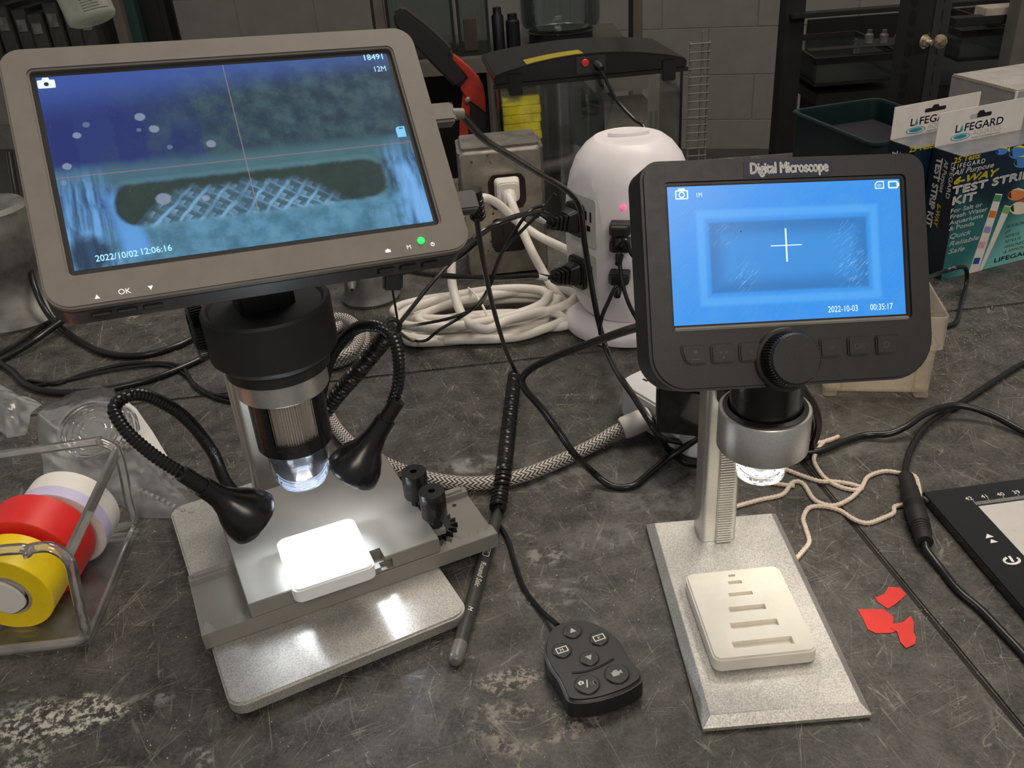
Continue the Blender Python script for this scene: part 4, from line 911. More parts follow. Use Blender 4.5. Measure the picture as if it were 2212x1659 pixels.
# ------------------------------------------------------------------ cotton string
def string(pts, label):
    P = resample(cr([G(x, y, 1.5) for x, y in pts], 8), .8)
    bm = B(); tube(bm, P, lambda t, L: 1.4 * (1 + .14 * math.sin(L * 2.6)), 7); return put(bm, 'string', 'string_cotton')
so = string([(1575, 1098), (1640, 1080), (1690, 1068), (1712, 1042), (1735, 1045), (1760, 1080), (1800, 1092), (1835, 1078), (1857, 1058), (1860, 1053), (1835, 1045), (1800, 1040), (1765, 1038), (1700, 1015), (1680, 1005), (1640, 990)], '')
tag(so, 'pale cotton string tangled on the bench behind the small microscope', 'string')
tag(string([(1808, 945), (1780, 955), (1765, 975), (1758, 995), (1775, 1025), (1800, 1045), (1830, 1056), (1858, 1056), (1875, 1030), (1910, 1018), (1945, 1022), (1975, 1028), (1985, 1055), (1988, 1085)], ''), 'pale cotton string running under the inline connector', 'string')
tag(string([(1710, 1218), (1735, 1190), (1748, 1170), (1740, 1140), (1735, 1120), (1748, 1097), (1780, 1094), (1815, 1103), (1845, 1122), (1875, 1130), (1910, 1118), (1930, 1108), (1932, 1095), (1952, 1090)], ''), 'pale cotton string curling from the small microscope base to the connector', 'string')
tag(string([(1600, 1012), (1625, 1034), (1660, 1042), (1700, 1048), (1718, 1050)], ''), 'short frayed end of pale string beside the silver pillar', 'string')
tag(string([(1735, 962), (1755, 958), (1790, 952), (1812, 942)], ''), 'frayed string tip by the black cable loops', 'string')
# ------------------------------------------------------------------ torn red tape
for pts, lab in (([(1888, 1286), (1893, 1290), (1910, 1283), (1919, 1268), (1943, 1269), (1958, 1284), (1935, 1304), (1918, 1315), (1896, 1300)], 'torn red tape scrap lying farthest from the camera'),
                 ([(1853, 1316), (1908, 1316), (1930, 1332), (1929, 1347), (1935, 1349), (1938, 1362), (1925, 1367), (1893, 1368), (1875, 1360), (1866, 1340)], 'torn red tape scrap nearest the small microscope'),
                 ([(1930, 1348), (1950, 1345), (1967, 1331), (1974, 1345), (1973, 1366), (1979, 1378), (1976, 1392), (1957, 1401), (1945, 1388), (1937, 1364), (1922, 1357)], 'torn red tape scrap with a ragged tail nearest the camera')):
    bm = B(); q = [G(x, y, .4) for x, y in pts]; prism(bm, [(p.x, p.y) for p in q], .15 + .3 * ('ragged' in lab), .45 + .3 * ('ragged' in lab)); tag(put(bm, 'tape_scrap', 'red_scrap', smooth=False), lab, 'tape', 'red tape scraps')
# ------------------------------------------------------------------ light pad
pc0 = G(1992, 1062, 6); LPM = YAW(pc0, 5.0)
lpd = thing('light_pad', 'thin black tracing light pad with white ruler marks at the right edge', 'light pad', (pc0.x, pc0.y, 0))
sy = -1 if LPM.col[1].y > 0 else 1
def LP(x, y): u, v = onp(LPM, x, y); return u, v
bm = B(); lo_, hi_ = (-232, 0) if LPM.col[1].y > 0 else (0, 232)
box(bm, 0, 330, lo_, hi_, -5.8, 0, LPM); put(bm, 'panel', 'black_gloss', lpd, bev=.6)
u0, v0 = LP(2113, 1094)
bm = B(); box(bm, u0, 310, (-210 if lo_ < 0 else v0), (v0 if lo_ < 0 else 210), 0, .12, LPM); put(bm, 'lit_area', 'pad_white', lpd, smooth=False)
bm = B(); a = V3(LP(2104, 1084)); b_ = V3(LP(2201, 1071)); du = (b_ - a) / 30
up2 = V3((-du.y, du.x)).normalized() * (1 if lo_ < 0 else 1)
if (V3(LP(2104, 1075)) - a).dot(up2) < 0: up2 = -up2
for i in range(0, 110):
    p = a + du * i; ln = 4.6 if i % 10 == 0 else 3.0
    q = line2(tuple(p - up2 * 3.2), tuple(p - up2 * 3.2 + up2 * ln), .22); prism(bm, q, .02, .08, LPM)
put(bm, 'ruler_ticks', 'print_white', lpd, smooth=False)
TX = FR(LPM @ V3((a.x, a.y, 0)), (LPM.to_3x3() @ V3((du.x, du.y, 0))), (LPM.to_3x3() @ V3((up2.x, up2.y, 0))))
for i, s in enumerate(('42', '41', '40', '39', '38', '37')): text(s, TX, 4.6, 'print_white', lpd, 'ruler_number', i * 10 - 1.2, 2.0, 'CENTER', lift=.08)
def padpoly(P, nm='pad_mark'): return flat([LP(1652 + x / 3.95, 1000 + y / 3.95) for x, y in P], LPM, 'print_white', lpd, nm, .04)
padpoly([(1895, 605), (1955, 630), (1885, 645)]); padpoly([(1930, 650), (1992, 675), (1925, 685)])
bm = B()
cpx = [(2105 + 68 * math.cos(t) + 0 * t, 840 + 38 * math.sin(t)) for t in [math.radians(-60 + 300 * i / 20) for i in range(21)]]
cpx = [(2108 + 66 * math.cos(math.radians(d)), 832 + 30 * math.sin(math.radians(d))) for d in range(-50, 231, 14)]
P2 = [V3(LP(1652 + x / 3.95, 1000 + y / 3.95)) for x, y in cpx]
for p, q in zip(P2, P2[1:]): prism(bm, line2(tuple(p), tuple(q), 1.5), .03, .08, LPM)
prism(bm, line2(LP(1652 + 2085 / 3.95, 1000 + 795 / 3.95), LP(1652 + 2120 / 3.95, 1000 + 845 / 3.95), 1.5), .03, .08, LPM)
put(bm, 'power_mark', 'print_white', lpd, smooth=False)
# ------------------------------------------------------------------ translucent bin behind the small monitor
bn0 = G(1775, 858); bn1 = G(2010, 862)
BM_ = FR((bn0.x, bn0.y, 0), bn1 - bn0, (0, 0, 1)); wB = (bn1 - bn0).length
bm = B(); Bz = YAW((bn0.x, bn0.y, 0), math.degrees(math.atan2((bn1 - bn0).y, (bn1 - bn0).x)))
bn = thing('storage_bin', 'frosted clear plastic bin standing behind the small black monitor', 'bin', (bn0.x + 30, bn0.y + 30, 0))
hB, dB = 66, 96
ringprism(bm, rr(1, wB - 1, 1, dB, 5, 4), rr(2.6, wB - 2.6, 2.6, dB - 1.6, 4, 4), 6, 42, Bz); prism(bm, rr(1, wB - 1, 1, dB, 5, 4), 5, 6.6, Bz); put(bm, 'tub', 'frosted_bin', bn)
bm = B(); ringprism(bm, rr(-2.5, wB + 2.5, -2.5, dB + 3, 5, 4), rr(-1, wB + 1, -1, dB + 1.5, 4, 4), 41, hB, Bz); put(bm, 'collar', 'frosted_bin', bn)
for u, v in ((1, 1), (wB - 11, 1), (1, dB - 8), (wB - 11, dB - 8)):
    bm = B(); prism(bm, rr(u, u + 10, v, v + 7, 2, 3), .2, 8, Bz, [(x * .98 + .1, y) for x, y in rr(u, u + 10, v, v + 7, 2, 3)]); put(bm, 'foot', 'frosted_bin', bn, bev=.6)
for u in (13, wB - 13):
    bm = B(); box(bm, u - .8, u + .8, -.4, 1.2, 6, 42, Bz); put(bm, 'rib', 'frosted_bin', bn)
# ------------------------------------------------------------------ tape dispenser with three rolls
td = thing('tape_dispenser', 'clear plastic tape holder frame at the left edge with three rolls', 'dispenser', (-265, 420, 0))
def clear_rod(P, r, nm, n=8): bm = B(); tube(bm, cr(P, 6), r, n); return put(bm, nm, 'rod_plastic', td)
Fy, By = 371, 470
ff = [V3((-345, Fy - 6, 4)), V3((-290, Fy - 2, 3)), V3((-252, Fy, 3.5)), V3((-241.5, Fy, 8)), V3((-239, Fy, 20)), V3((-235.5, Fy, 45)), V3((-234, Fy, 60)), V3((-240, Fy, 69)), V3((-250, Fy, 69.5)), V3((-254, Fy, 67)), V3((-262, Fy, 70)), V3((-345, Fy - 4, 68))]
clear_rod(ff, 3.0, 'front_frame', 10)
bf = [V3((-345, By - 6, 5)), V3((-290, By - 2, 4)), V3((-256, By, 4)), V3((-246.5, By, 9)), V3((-245, By, 25)), V3((-242, By, 52)), V3((-243, By, 63)), V3((-250, By, 68.5)), V3((-258, By, 69)), V3((-345, By - 4, 64))]
clear_rod(bf, 2.8, 'back_frame', 10)
bm = B(); prism(bm, [(-345, Fy - 4), (-240, Fy), (-245, By), (-345, By - 4)], .4, 2.4); put(bm, 'floor_panel', 'clear_plastic', td)
bm = B(); a, b_ = V3((-236, Fy, 62)), V3((-242, By, 64)); Ms = FR(a, b_ - a, (0, 0, 1)); box(bm, 0, (b_ - a).length, -5.5, 1.0, -1.2, 1.2, Ms); put(bm, 'cutter_strip', 'rod_plastic', td, bev=.4)
bm = B(); box(bm, 0, (b_ - a).length, -6.8, -5.2, -.5, .5, Ms); put(bm, 'cutter_blade', 'steel_plate', td)
clear_rod([V3((-236, Fy, 60)), V3((-242, By, 62))], 1.0, 'edge_rod')
clear_rod([V3((-242, Fy + 2, 4)), V3((-247, By - 2, 5))], 1.4, 'sill_rod')
bm = B(); lathe(bm, [(8.5, 0), (8.5, 78)], 24, FZ((-284, 389, 27.2), (.06, 1, .05), (1, 0, 0))); put(bm, 'spindle', 'white_tape', td)
def roll(c, r, w, core, mat, label, extra=None):
    t = thing('tape_roll', label, 'tape', c - V3((0, 0, r)), 'tape rolls in the clear holder'); M = FZ(c, (.06, 1, .05), (1, 0, 0))
    bm = B(); lathe(bm, [(core, 0), (r - .5, 0), (r, .4), (r, w - .4), (r - .5, w), (core, w), (core, 0)], 64, M, caps=False); put(bm, 'tape', mat, t)
    bm = B(); lathe(bm, [(core - 1.6, -.3), (core, -.3), (core, w + .3), (core - 1.6, w + .3), (core - 1.6, -.3)], 40, M, caps=False); put(bm, 'core', 'cardboard_core', t)
    if extra: extra(M, t)
    return t
def hubcap(M, t):
    bm = B(); prism(bm, [(x, y) for x, y in [(11.2 * math.cos(a) * (1 + .06 * math.sin(3 * a)), 11.2 * math.sin(a) * (1 + .05 * math.cos(4 * a))) for a in [i * 2 * math.pi / 36 for i in range(36)]]], -2.5, -.8, M); put(bm, 'hub_sticker', 'label_white', t, bev=.4)
roll(V3((-284.5, 386, 27)), 25.5, 22, 14, 'yellow_tape', 'yellow tape roll in front in the clear holder', hubcap)
roll(V3((-283, 411, 29.5)), 29.5, 24, 15, 'red_tape', 'fat red tape roll between the yellow and white rolls')
def lil(M, t):
    bm = B(); lathe(bm, [(27.65, -.1), (27.8, 0), (27.8, 8), (27.65, 8.1)], 64, M, caps=False); put(bm, 'lilac_edge', 'lilac_tape', t)
roll(V3((-275, 438, 29)), 27.6, 22, 15, 'white_tape', 'white tape roll with lilac edge at the back of the clear holder', lil)
# ------------------------------------------------------------------ plastic bags and clear lids
def film(outline, zf, name, label, seed, res=26):
    rnd = random.Random(seed)
    P = [G(x, y, 1) for x, y in outline]; xs = [p.x for p in P]; ys = [p.y for p in P]
    def inside(x, y):
        c = False; j = len(P) - 1
        for i in range(len(P)):
            if (P[i].y > y) != (P[j].y > y) and x < (P[j].x - P[i].x) * (y - P[i].y) / (P[j].y - P[i].y) + P[i].x: c = not c
            j = i
        return c
    cx = sum(xs) / len(P); cy = sum(ys) / len(P); bm = B()
    waves = [(rnd.uniform(-.16, .16), rnd.uniform(-.16, .16), rnd.uniform(0, 6.28), rnd.uniform(.4, 1.2)) for _ in range(9)]
    def H(x, y, t): return max(.35, zf * (1 - t ** 3) * (.45 + .13 * sum(abs(math.sin(a * x + b * y + c)) * w for a, b, c, w in waves)))
    rings = []; nr = 12; Q = []
    for i in range(len(P)):
        a, b = P[i], P[(i + 1) % len(P)]
        for k in range(6): Q.append(a.lerp(b, k / 6))
    for j in range(nr + 1):
        t = j / nr
        if j == 0: rings.append([bm.verts.new((cx, cy, H(cx, cy, 0)))]); continue
        rings.append([bm.verts.new((cx + (p.x - cx) * t, cy + (p.y - cy) * t, H(cx + (p.x - cx) * t, cy + (p.y - cy) * t, t))) for p in Q])
    n = len(Q)
    for i in range(n): bm.faces.new((rings[0][0], rings[1][i], rings[1][(i + 1) % n]))
    for A, C in zip(rings[1:], rings[2:]):
        for i in range(n): bm.faces.new((A[i], C[i], C[(i + 1) % n], A[(i + 1) % n]))
    lo = [bm.verts.new((v.co.x, v.co.y, .15)) for v in rings[-1]]
    for i in range(n): bm.faces.new((rings[-1][i], lo[i], lo[(i + 1) % n], rings[-1][(i + 1) % n]))
    bm.faces.new(lo[::-1])
    return tag(put(bm, name, 'bag_film', fix=True), label, 'bag')
film([(112, 870), (160, 840), (215, 830), (248, 836), (262, 858), (300, 905), (345, 960), (372, 1020), (400, 1045), (420, 1080), (432, 1108), (395, 1118), (300, 1118), (260, 1090), (180, 1080), (95, 1055), (92, 1000), (78, 930), (80, 890)], 15, 'plastic_bag', 'clear plastic bag with a paper label beside the tape holder', 3)
film([(-30, 825), (20, 843), (55, 862), (90, 872), (66, 890), (62, 915), (55, 938), (14, 945), (0, 930), (-40, 930)], 14, 'plastic_bag', 'crumpled scrap of clear film at the left frame edge', 8)
q = [G(x, y, 9) for x, y in ((280, 955), (262, 905), (275, 880), (300, 900), (335, 950), (365, 1000), (383, 1030), (378, 1040), (340, 1005), (310, 975))]
bm = B(); prism(bm, [(p.x, p.y) for p in q], 16.0, 16.25); lab = tag(put(bm, 'paper_label', 'label_white', smooth=False), 'white paper label inside the clear bag by the gooseneck', 'label')
TL = FR(G(284, 962, 16.3), G(315, 978, 16.3) - G(284, 962, 16.3), (0, 1, 0)); TL = FR((G(284, 962, 16.3)), (.8, -.35, 0), (.35, .8, 0))
text('LOT', TL, 2.4, 'print_ink', lab, 'lettering', 0, 0, lift=.05); bm = B(); ringprism(bm, rr(-.8, 12, -.8, 2.6, .1, 1), rr(-.5, 11.7, -.5, 2.3, .1, 1), .03, .08, TL); put(bm, 'lettering', 'print_ink', lab, smooth=False)
TL2 = FR(G(376, 1036, 16.3), (.75, .66, 0), (-.66, .75, 0)); text('Re', TL2, 3.0, 'print_ink', lab, 'lettering', -1, 0, lift=.05)
zb = [G(x, y, 10) for x, y in ((300, 1058), (330, 1072), (360, 1085), (395, 1105), (428, 1110))]
bm = B(); tube(bm, resample(cr(zb, 6), 1.2), lambda t, L: 1.5 + .5 * math.sin(L * 1.1), 6); tag(put(bm, 'zip_seal', 'clear_plastic'), 'crinkled zip seal strip of the clear bag', 'seal')
dax = V3((.12, -.55, .82)).normalized()
for i in range(4):
    c = V3((-276, 512, 24)) + V3((1.0, -9, 6.0)) * i + V3((-9, 40, 0)); M = FZ(c, dax, (1, 0, 0)); R_ = 20.5 - .4 * i
    bm = B(); prof = [(0, 0), (R_ - 1, 0), (R_, .8), (R_, 7), (R_ + 1, 7.6), (R_, 8.4), (R_ - 1.2, 8.2), (R_ - 1.2, 2.2)]
    for rr_ in (16.5, 12.5, 8.5): prof += [(rr_ + .9, 2.0), (rr_ + .5, 3.2), (rr_, 3.3), (rr_ - .5, 2.0)]
    lathe(bm, prof + [(0, 2.0)], 56, M, caps=False)
    tag(put(bm, 'petri_lid', 'lid_plastic'), ('clear round lid at the back of the stack in the bag', 'clear round lid second from the back of the bag stack', 'clear round lid third from the back of the bag stack', 'clear round lid at the front of the stack in the bag')[i], 'lid', 'clear lids in the bag')
# ------------------------------------------------------------------ white power tower
TC = V3((106, 717, 0))
tw_ = thing('power_tower', 'white domed tower power strip with black plugs behind the small microscope', 'power strip', TC); TM = Matrix.Translation(TC)
bm = B(); lathe(bm, [(0, 0), (53, 0), (56, 2), (57, 6), (55.5, 11), (52, 13.5), (42, 15), (0, 15)], 72, TM); put(bm, 'foot_disc', 'tower_white', tw_)
bm = B(); lathe(bm, [(30, 14), (36, 15), (40.5, 19), (44.5, 26), (48.5, 38), (51, 55), (52, 75), (52, 100), (50.5, 118), (47, 134), (42, 146), (35, 155), (28.5, 160), (27, 160.6), (26.4, 160.2), (18, 161.5), (17.2, 161.2), (0, 162.6)], 96, TM); body = put(bm, 'body', 'tower_white', tw_)
bm = B(); prism(bm, [(16.5 * math.cos(a), 6.5 * math.sin(a) * abs(math.sin(a)) ** .5) for a in [i * math.pi / 20 for i in range(40)]], 159, 164.2, TM); put(bm, 'top_switch', 'tower_white', tw_, bev=.8, seg=2)
# outlet panels on the left front side
pdir = V3((-.86, -.51, 0)).normalized()
c = B(); Mf = FR(TC + pdir * 46.0, V3((0, 0, 1)).cross(pdir), (0, 0, 1)); prism(c, rr(-60, 60, -20, 220, 1, 1), 0, 40, Mf); boolean_cut(body, [c])
def panel(zc, hh):
    o = TC + pdir * 44.6 + V3((0, 0, zc)); M = FR(o, V3((0, 0, 1)).cross(pdir), (0, 0, 1)); return M
for zc, hh in ((103, 21), (57.5, 20)):
    M = panel(zc, hh)
    bm = B(); prism(bm, rr(-18, 18, -hh, hh, 3, 3), -2, 2.2, M); pn = put(bm, 'outlet_panel', 'socket_white', tw_, bev=.8)
    for x, y, w, h in ((4.5, 5, 1.0, 3.6), (10.5, 5, 1.0, 4.2), (7.5, -5, 2.2, 2.2)):
        bm = B(); box(bm, x - w, x + w, y - h, y + h, 2.1, 2.35, M); put(bm, 'slot', 'deep_black', pn, smooth=False)
fd = V3((-.18, -1, 0)).normalized()
def front(px_, py_):
    d = ray(px_, py_); e = CAM - TC; a = d.x ** 2 + d.y ** 2; b_ = 2 * (e.x * d.x + e.y * d.y); c = e.x ** 2 + e.y ** 2 - 52.1 ** 2
    t = (-b_ - math.sqrt(max(0, b_ * b_ - 4 * a * c))) / (2 * a); p = CAM + d * t; n = V3((p.x - TC.x, p.y - TC.y, 0)).normalized(); return p, n
p, n_ = front(1346, 449); bm = B(); lathe(bm, [(0, -1), (1.6, -1), (1.6, .2), (.9, .9), (0, 1)], 16, FZ(p, n_, (0, 0, 1))); put(bm, 'power_light', 'led_red', tw_)
def mains_plug(px_, py_, Y, label, lead):
    p = D(px_, py_, Y); M = FR(p, V3((0, 0, 1)).cross(pdir), (0, 0, 1))
    t = thing('mains_plug', label, 'plug', (p.x, p.y, p.z - 12), 'black plugs in the white tower')
    bm = B(); prism(bm, rr(-11, 11, -13, 13, 4, 3), -2, 5, M); put(bm, 'plug_face', 'black_plastic', t, bev=1)
    bm = B(); prism(bm, rr(-8, 8, -9.5, 9.5, 3, 3), 4.5, 15, M, rr(-5.5, 5.5, -7, 7, 2.5, 3)); put(bm, 'plug_body', 'black_plastic', t, bev=.8)
    bm = B()
    dr = (lead[1] - (p + pdir * 15)).normalized(); Ms = FZ(p + pdir * 14, (pdir * .75 + dr * .5), (0, 0, 1))
    for i in range(4): prism(bm, rr(-6.6 + i * .4, 6.6 - i * .4, -6.6 + i * .4, 6.6 - i * .4, 2, 2), i * 4, i * 4 + 2.6, Ms)
    lathe(bm, [(4.4, -1), (3.4, 17), (0, 17)], 14, Ms); put(bm, 'strain_relief', 'black_rubber', t)
    bm = B(); tube(bm, cr([Ms @ V3((0, 0, 15))] + lead[1:], 8), 2.0, 9); put(bm, 'lead', 'black_rubber', t); return t, Ms
# upper and lower plug
pu = panel(103, 21) @ V3((-6, 0, 3)); pl = panel(57.5, 20) @ V3((-5, 0, 3))
def plug_at(P, label, lead):
    M = FR(P, V3((0, 0, 1)).cross(pdir), (0, 0, 1)); t = thing('mains_plug', label, 'plug', (P.x, P.y, P.z - 12), 'black plugs in the white tower')
    bm = B(); prism(bm, rr(-10.5, 10.5, -13.5, 13.5, 4, 3), -.5, 4.5, M); put(bm, 'plug_face', 'black_plastic', t, bev=1)
    bm = B(); prism(bm, rr(-8, 8, -10, 10, 3, 3), 4.3, 13, M, rr(-5.8, 5.8, -7.5, 7.5, 2.5, 3)); put(bm, 'plug_body', 'black_plastic', t, bev=.8)
    dr = (lead[0] - (P + pdir * 13)).normalized(); Ms = FZ(P + pdir * 12, (pdir * .55 + dr * .6), (0, 0, 1)); bm = B()
    for i in range(4): prism(bm, rr(-6.8 + i * .5, 6.8 - i * .5, -6.8 + i * .5, 6.8 - i * .5, 2, 2), i * 3.8, i * 3.8 + 2.5, Ms)
    lathe(bm, [(4.4, -1), (3.4, 16), (0, 16)], 14, Ms); put(bm, 'strain_relief', 'black_rubber', t)
    bm = B(); tube(bm, cr([Ms @ V3((0, 0, 15))] + lead, 8), 2.1, 9); put(bm, 'lead', 'black_rubber', t)
    k = Ms @ V3((0, 0, 19)); k2 = lead[0]; Mt = FZ(k.lerp(k2, .18), k2 - k, (0, 0, 1))
    bm = B(); lathe(bm, [(2.4, 0), (2.45, 9), (2.4, 9.2)], 14, Mt); put(bm, 'cable_tag', 'label_white', t)
    return t
plug_at(pu, 'black plug in the upper outlet of the white tower', [D(1145, 462, 668), D(1085, 478, 640), D(1040, 505, 600), D(1000, 535, 560), D(960, 560, 530), D(900, 580, 510), D(840, 592, 500)])
plug_at(pl, 'black plug in the lower outlet of the white tower', [D(1150, 596, 672), D(1080, 600, 650), D(1000, 598, 610), D(920, 592, 570), D(850, 580, 535), D(790, 590, 510), D(740, 600, 500)])
for i, (px_, py_, label, lead) in enumerate(((1342, 487, 'black USB plug topmost under the red light of the tower', [(1352, 520), (1362, 545), (1375, 560), (1400, 580)]), (1342, 522, 'black USB plug second below the red light of the tower', [(1338, 550), (1342, 600), (1360, 660), (1395, 720)]), (1340, 592, 'black USB plug lowest on the front of the tower', [(1330, 620), (1315, 650), (1302, 680), (1296, 705), (1297, 722)]))):
    p, n_ = front(px_, py_); M = FR(p, V3((0, 0, 1)).cross(n_), (0, 0, 1)); t = thing('usb_plug', label, 'plug', (p.x, p.y, p.z - 5), 'USB plugs in the white tower')
    bm = B(); prism(bm, rr(-8, 8, -4.2, 4.2, 1, 2), -1, 11, M); prism(bm, [(-8, -4.2), (8, -4.2), (8, 4.2), (-8, 4.2)], 11, 15, M, [(-5, -3.4), (5, -3.4), (5, 3.4), (-5, 3.4)]); put(bm, 'plug_body', 'black_plastic', t, bev=.6)
    bm = B(); lathe(bm, [(3.6, 14), (2.6, 22), (0, 22)], 14, M @ Matrix.Rotation(.5, 4, 'X')); put(bm, 'strain_relief', 'black_rubber', t)
    bm = B(); tube(bm, cr([M @ V3((0, -8, 19))] + [D(x, y, p.y - 24) for x, y in lead], 8), 1.7, 8); put(bm, 'lead', 'black_rubber', t)
    if i != 1:
        bm = B(); box(bm, -7.5, 7.5, -3.8, 3.8, -.4, .6, M); put(bm, 'socket_face', 'deep_black', t, smooth=False)
# ------------------------------------------------------------------ flat white power strip under the small microscope
ps = thing('power_strip', 'flat white power strip on the bench behind the small microscope pillar', 'power strip', (118, 545, 0))
bm = B(); A_, B_, C_, D_ = V3((74, 566)), V3((117, 496)), V3((166, 528)), V3((124, 600))
def rpoly(P, r, n=5):
    out = []
    for i in range(len(P)):
        p, a, b = P[i], P[i - 1], P[(i + 1) % len(P)]; u = (a - p).normalized(); v = (b - p).normalized()
        for k in range(n + 1): t = k / n; out.append(tuple((p + u * r) * (1 - t) ** 2 + p * 2 * t * (1 - t) + (p + v * r) * t * t))
    return out
prism(bm, rpoly([A_, B_, C_, D_], 14), .5, 28); put(bm, 'body', 'strip_white', ps, bev=1.5)
for px_, py_ in ((1394, 821), (1392, 806)):
    p = G(px_, py_, 28.1); bm = B(); box(bm, -2.2, 2.2, -.9, .9, 0, .15, YAW(p, -55)); put(bm, 'slot', 'deep_black', ps, smooth=False)
ad = thing('power_adapter', 'black power adapter plugged into the flat white strip', 'adapter', (126, 556, 28.1))
AM = YAW((G(1478, 885, 40).x, G(1478, 885, 40).y, 0), -20)
bm = B(); prism(bm, rr(-17, 17, -13, 13, 4, 4), 28.1, 62, AM); put(bm, 'body', 'black_gloss', ad, bev=1.5)
bm = B(); lathe(bm, [(4.6, 0), (4.2, 20), (0, 20)], 18, FZ(D(1462, 888, 530), D(1424, 908, 522) - D(1462, 888, 530), (0, 0, 1))); put(bm, 'jack', 'black_rubber', ad)
# ------------------------------------------------------------------ white extension cord
ec = thing('extension_cord', 'white extension cord coiled and tied in front of the steel outlet box', 'cord', G(1050, 680))
rnd = random.Random(4)
loops = [((868, 700), (1228, 662), 30, 7), ((850, 672), (1205, 650), 26, 12), ((868, 720), (1180, 690), 24, 5), ((905, 690), (1245, 640), 30, 16), ((880, 735), (1165, 700), 14, 5), ((860, 690), (1185, 640), 34, 20)]
for (xa, ya), (xb, yb), w, zz in loops:
    pts = []
    for k in range(14):
        a = k / 14 * 2 * math.pi; cxp = (xa + xb) / 2 + (xb - xa) / 2 * math.cos(a); cyp = (ya + yb) / 2 + (yb - ya) / 2 * math.cos(a) - w * math.sin(a)
        pts.append(G(cxp, cyp, max(4.2, zz + rnd.uniform(-2, 2))))
    bm = B(); tube(bm, cr(pts + [pts[0] + V3((1, 1, 2))], 8), 4.0, 10); put(bm, 'loop', 'cord_white', ec)
bm = B(); tube(bm, cr([G(960, 735, 6), G(1100, 730, 6), G(1170, 712, 8), G(1215, 690, 8), G(1180, 672, 18), G(1100, 690, 26), G(1050, 712, 24), G(1005, 690, 20), D(983, 640, 730), D(975, 590, 745), D(980, 520, 760), D(1000, 455, 770), D(1040, 428, 780), D(1075, 440, 790), D(1110, 472, 795), D(1160, 508, 790), D(1215, 535, 765), D(1240, 548, 748)], 8), 4.0, 10); put(bm, 'run', 'cord_white', ec)
PO = D(1097, 412, 818)
bm = B(); tube(bm, cr([PO + V3((0, -8, -2)), D(1108, 445, 800), D(1125, 490, 790), D(1150, 545, 775), D(1175, 590, 765), D(1200, 630, 750), G(1225, 660, 6), G(1240, 690, 5), G(1215, 705, 5), G(1150, 708, 5)], 8), 4.0, 10); put(bm, 'run', 'cord_white', ec)
PM2 = FR(PO, (1, .08, 0), (0, 0, 1))
bm = B(); prism(bm, rr(-12, 12, -11, 11, 4, 4), -8, 5, PM2, rr(-10, 10, -9.5, 9, 4, 4)); put(bm, 'plug', 'cord_white', ec, bev=1.2)
bm = B(); lathe(bm, [(7, 0), (6.4, 8), (5, 12), (0, 12)], 24, FZ(PO + V3((0, -3, -2)), (.15, -.8, -.6), (1, 0, 0))); put(bm, 'strain_relief', 'cord_white', ec)
tt = [G(1012, 622, 22), G(1030, 640, 28), G(1048, 672, 26), G(1052, 700, 12), G(1040, 708, 6), G(1015, 712, 2), G(998, 720, 1.5)]
bm = B(); tube(bm, cr(tt, 8), 1.0, 7); put(bm, 'twist_tie', 'print_white', ec)
# ------------------------------------------------------------------ steel outlet box
OB = YAW((-32, 830, 0), 3.5)
ob = thing('outlet_box', 'tarnished steel outlet box on the bench with a white plug in it', 'outlet', OB @ V3((37, 30, 0)))
bm = B(); prism(bm, rr(-2, 78, 5, 62, 8, 5), 0, 126, OB); put(bm, 'housing', 'galvanised', ob, bev=4, seg=3)
bm = B(); prism(bm, rr(2, 74, -126, -4, 6, 5), -6, -1.5, OB @ Matrix.Rotation(-math.pi / 2, 4, 'X') @ Matrix.Scale(1, 4)); bm.free()
FPn = FR(OB @ V3((0, 2, 0)), OB.col[0].to_3d(), (0, 0, 1))
bm = B(); prism(bm, rr(-1, 75, 2, 124, 5, 5), -3, 2, FPn, rr(.2, 73.8, 3.2, 122.8, 4, 5)); cp_ = put(bm, 'cover_plate', 'steel_plate', ob, bev=.5)
for px_, py_ in ((1095, 412), (1100, 505)):
    u, v = onp(FPn, px_, py_); bm = B(); P = [(max(-17.5, min(17.5, 19.5 * math.cos(a))) + u, max(-14.5, min(14.5, 19.5 * math.sin(a))) * 1.15 + v) for a in [i * 2 * math.pi / 40 for i in range(40)]]
    prism(bm, P, 1.5, 3.6, FPn); rcp = put(bm, 'receptacle', 'receptacle_brown', ob, bev=.6)
    for x, y, w, h in ((-6, 4, 1.1, 4), (6, 4, 1.1, 4), (0, -7, 2.4, 2.4)):
        bm = B(); box(bm, u + x - w, u + x + w, v + y - h, v + y + h, 3.5, 3.7, FPn); put(bm, 'slot', 'deep_black', rcp, smooth=False)
for px_, py_ in ((1052, 335), (1057, 348), (1018, 350), (1060, 352), (1042, 415), (1065, 460), (1042, 505), (1060, 520), (1055, 540)):
    u, v = onp(FPn, px_, py_); r = rnd.uniform(.6, 1.5); bm = B(); prism(bm, [(u + r * math.cos(a) * rnd.uniform(.7, 1.3), v + r * math.sin(a) * rnd.uniform(.7, 1.5)) for a in [i * math.pi / 4 for i in range(8)]], 2.0, 2.1, FPn); put(bm, 'rust_spot', 'rust', cp_, smooth=False)
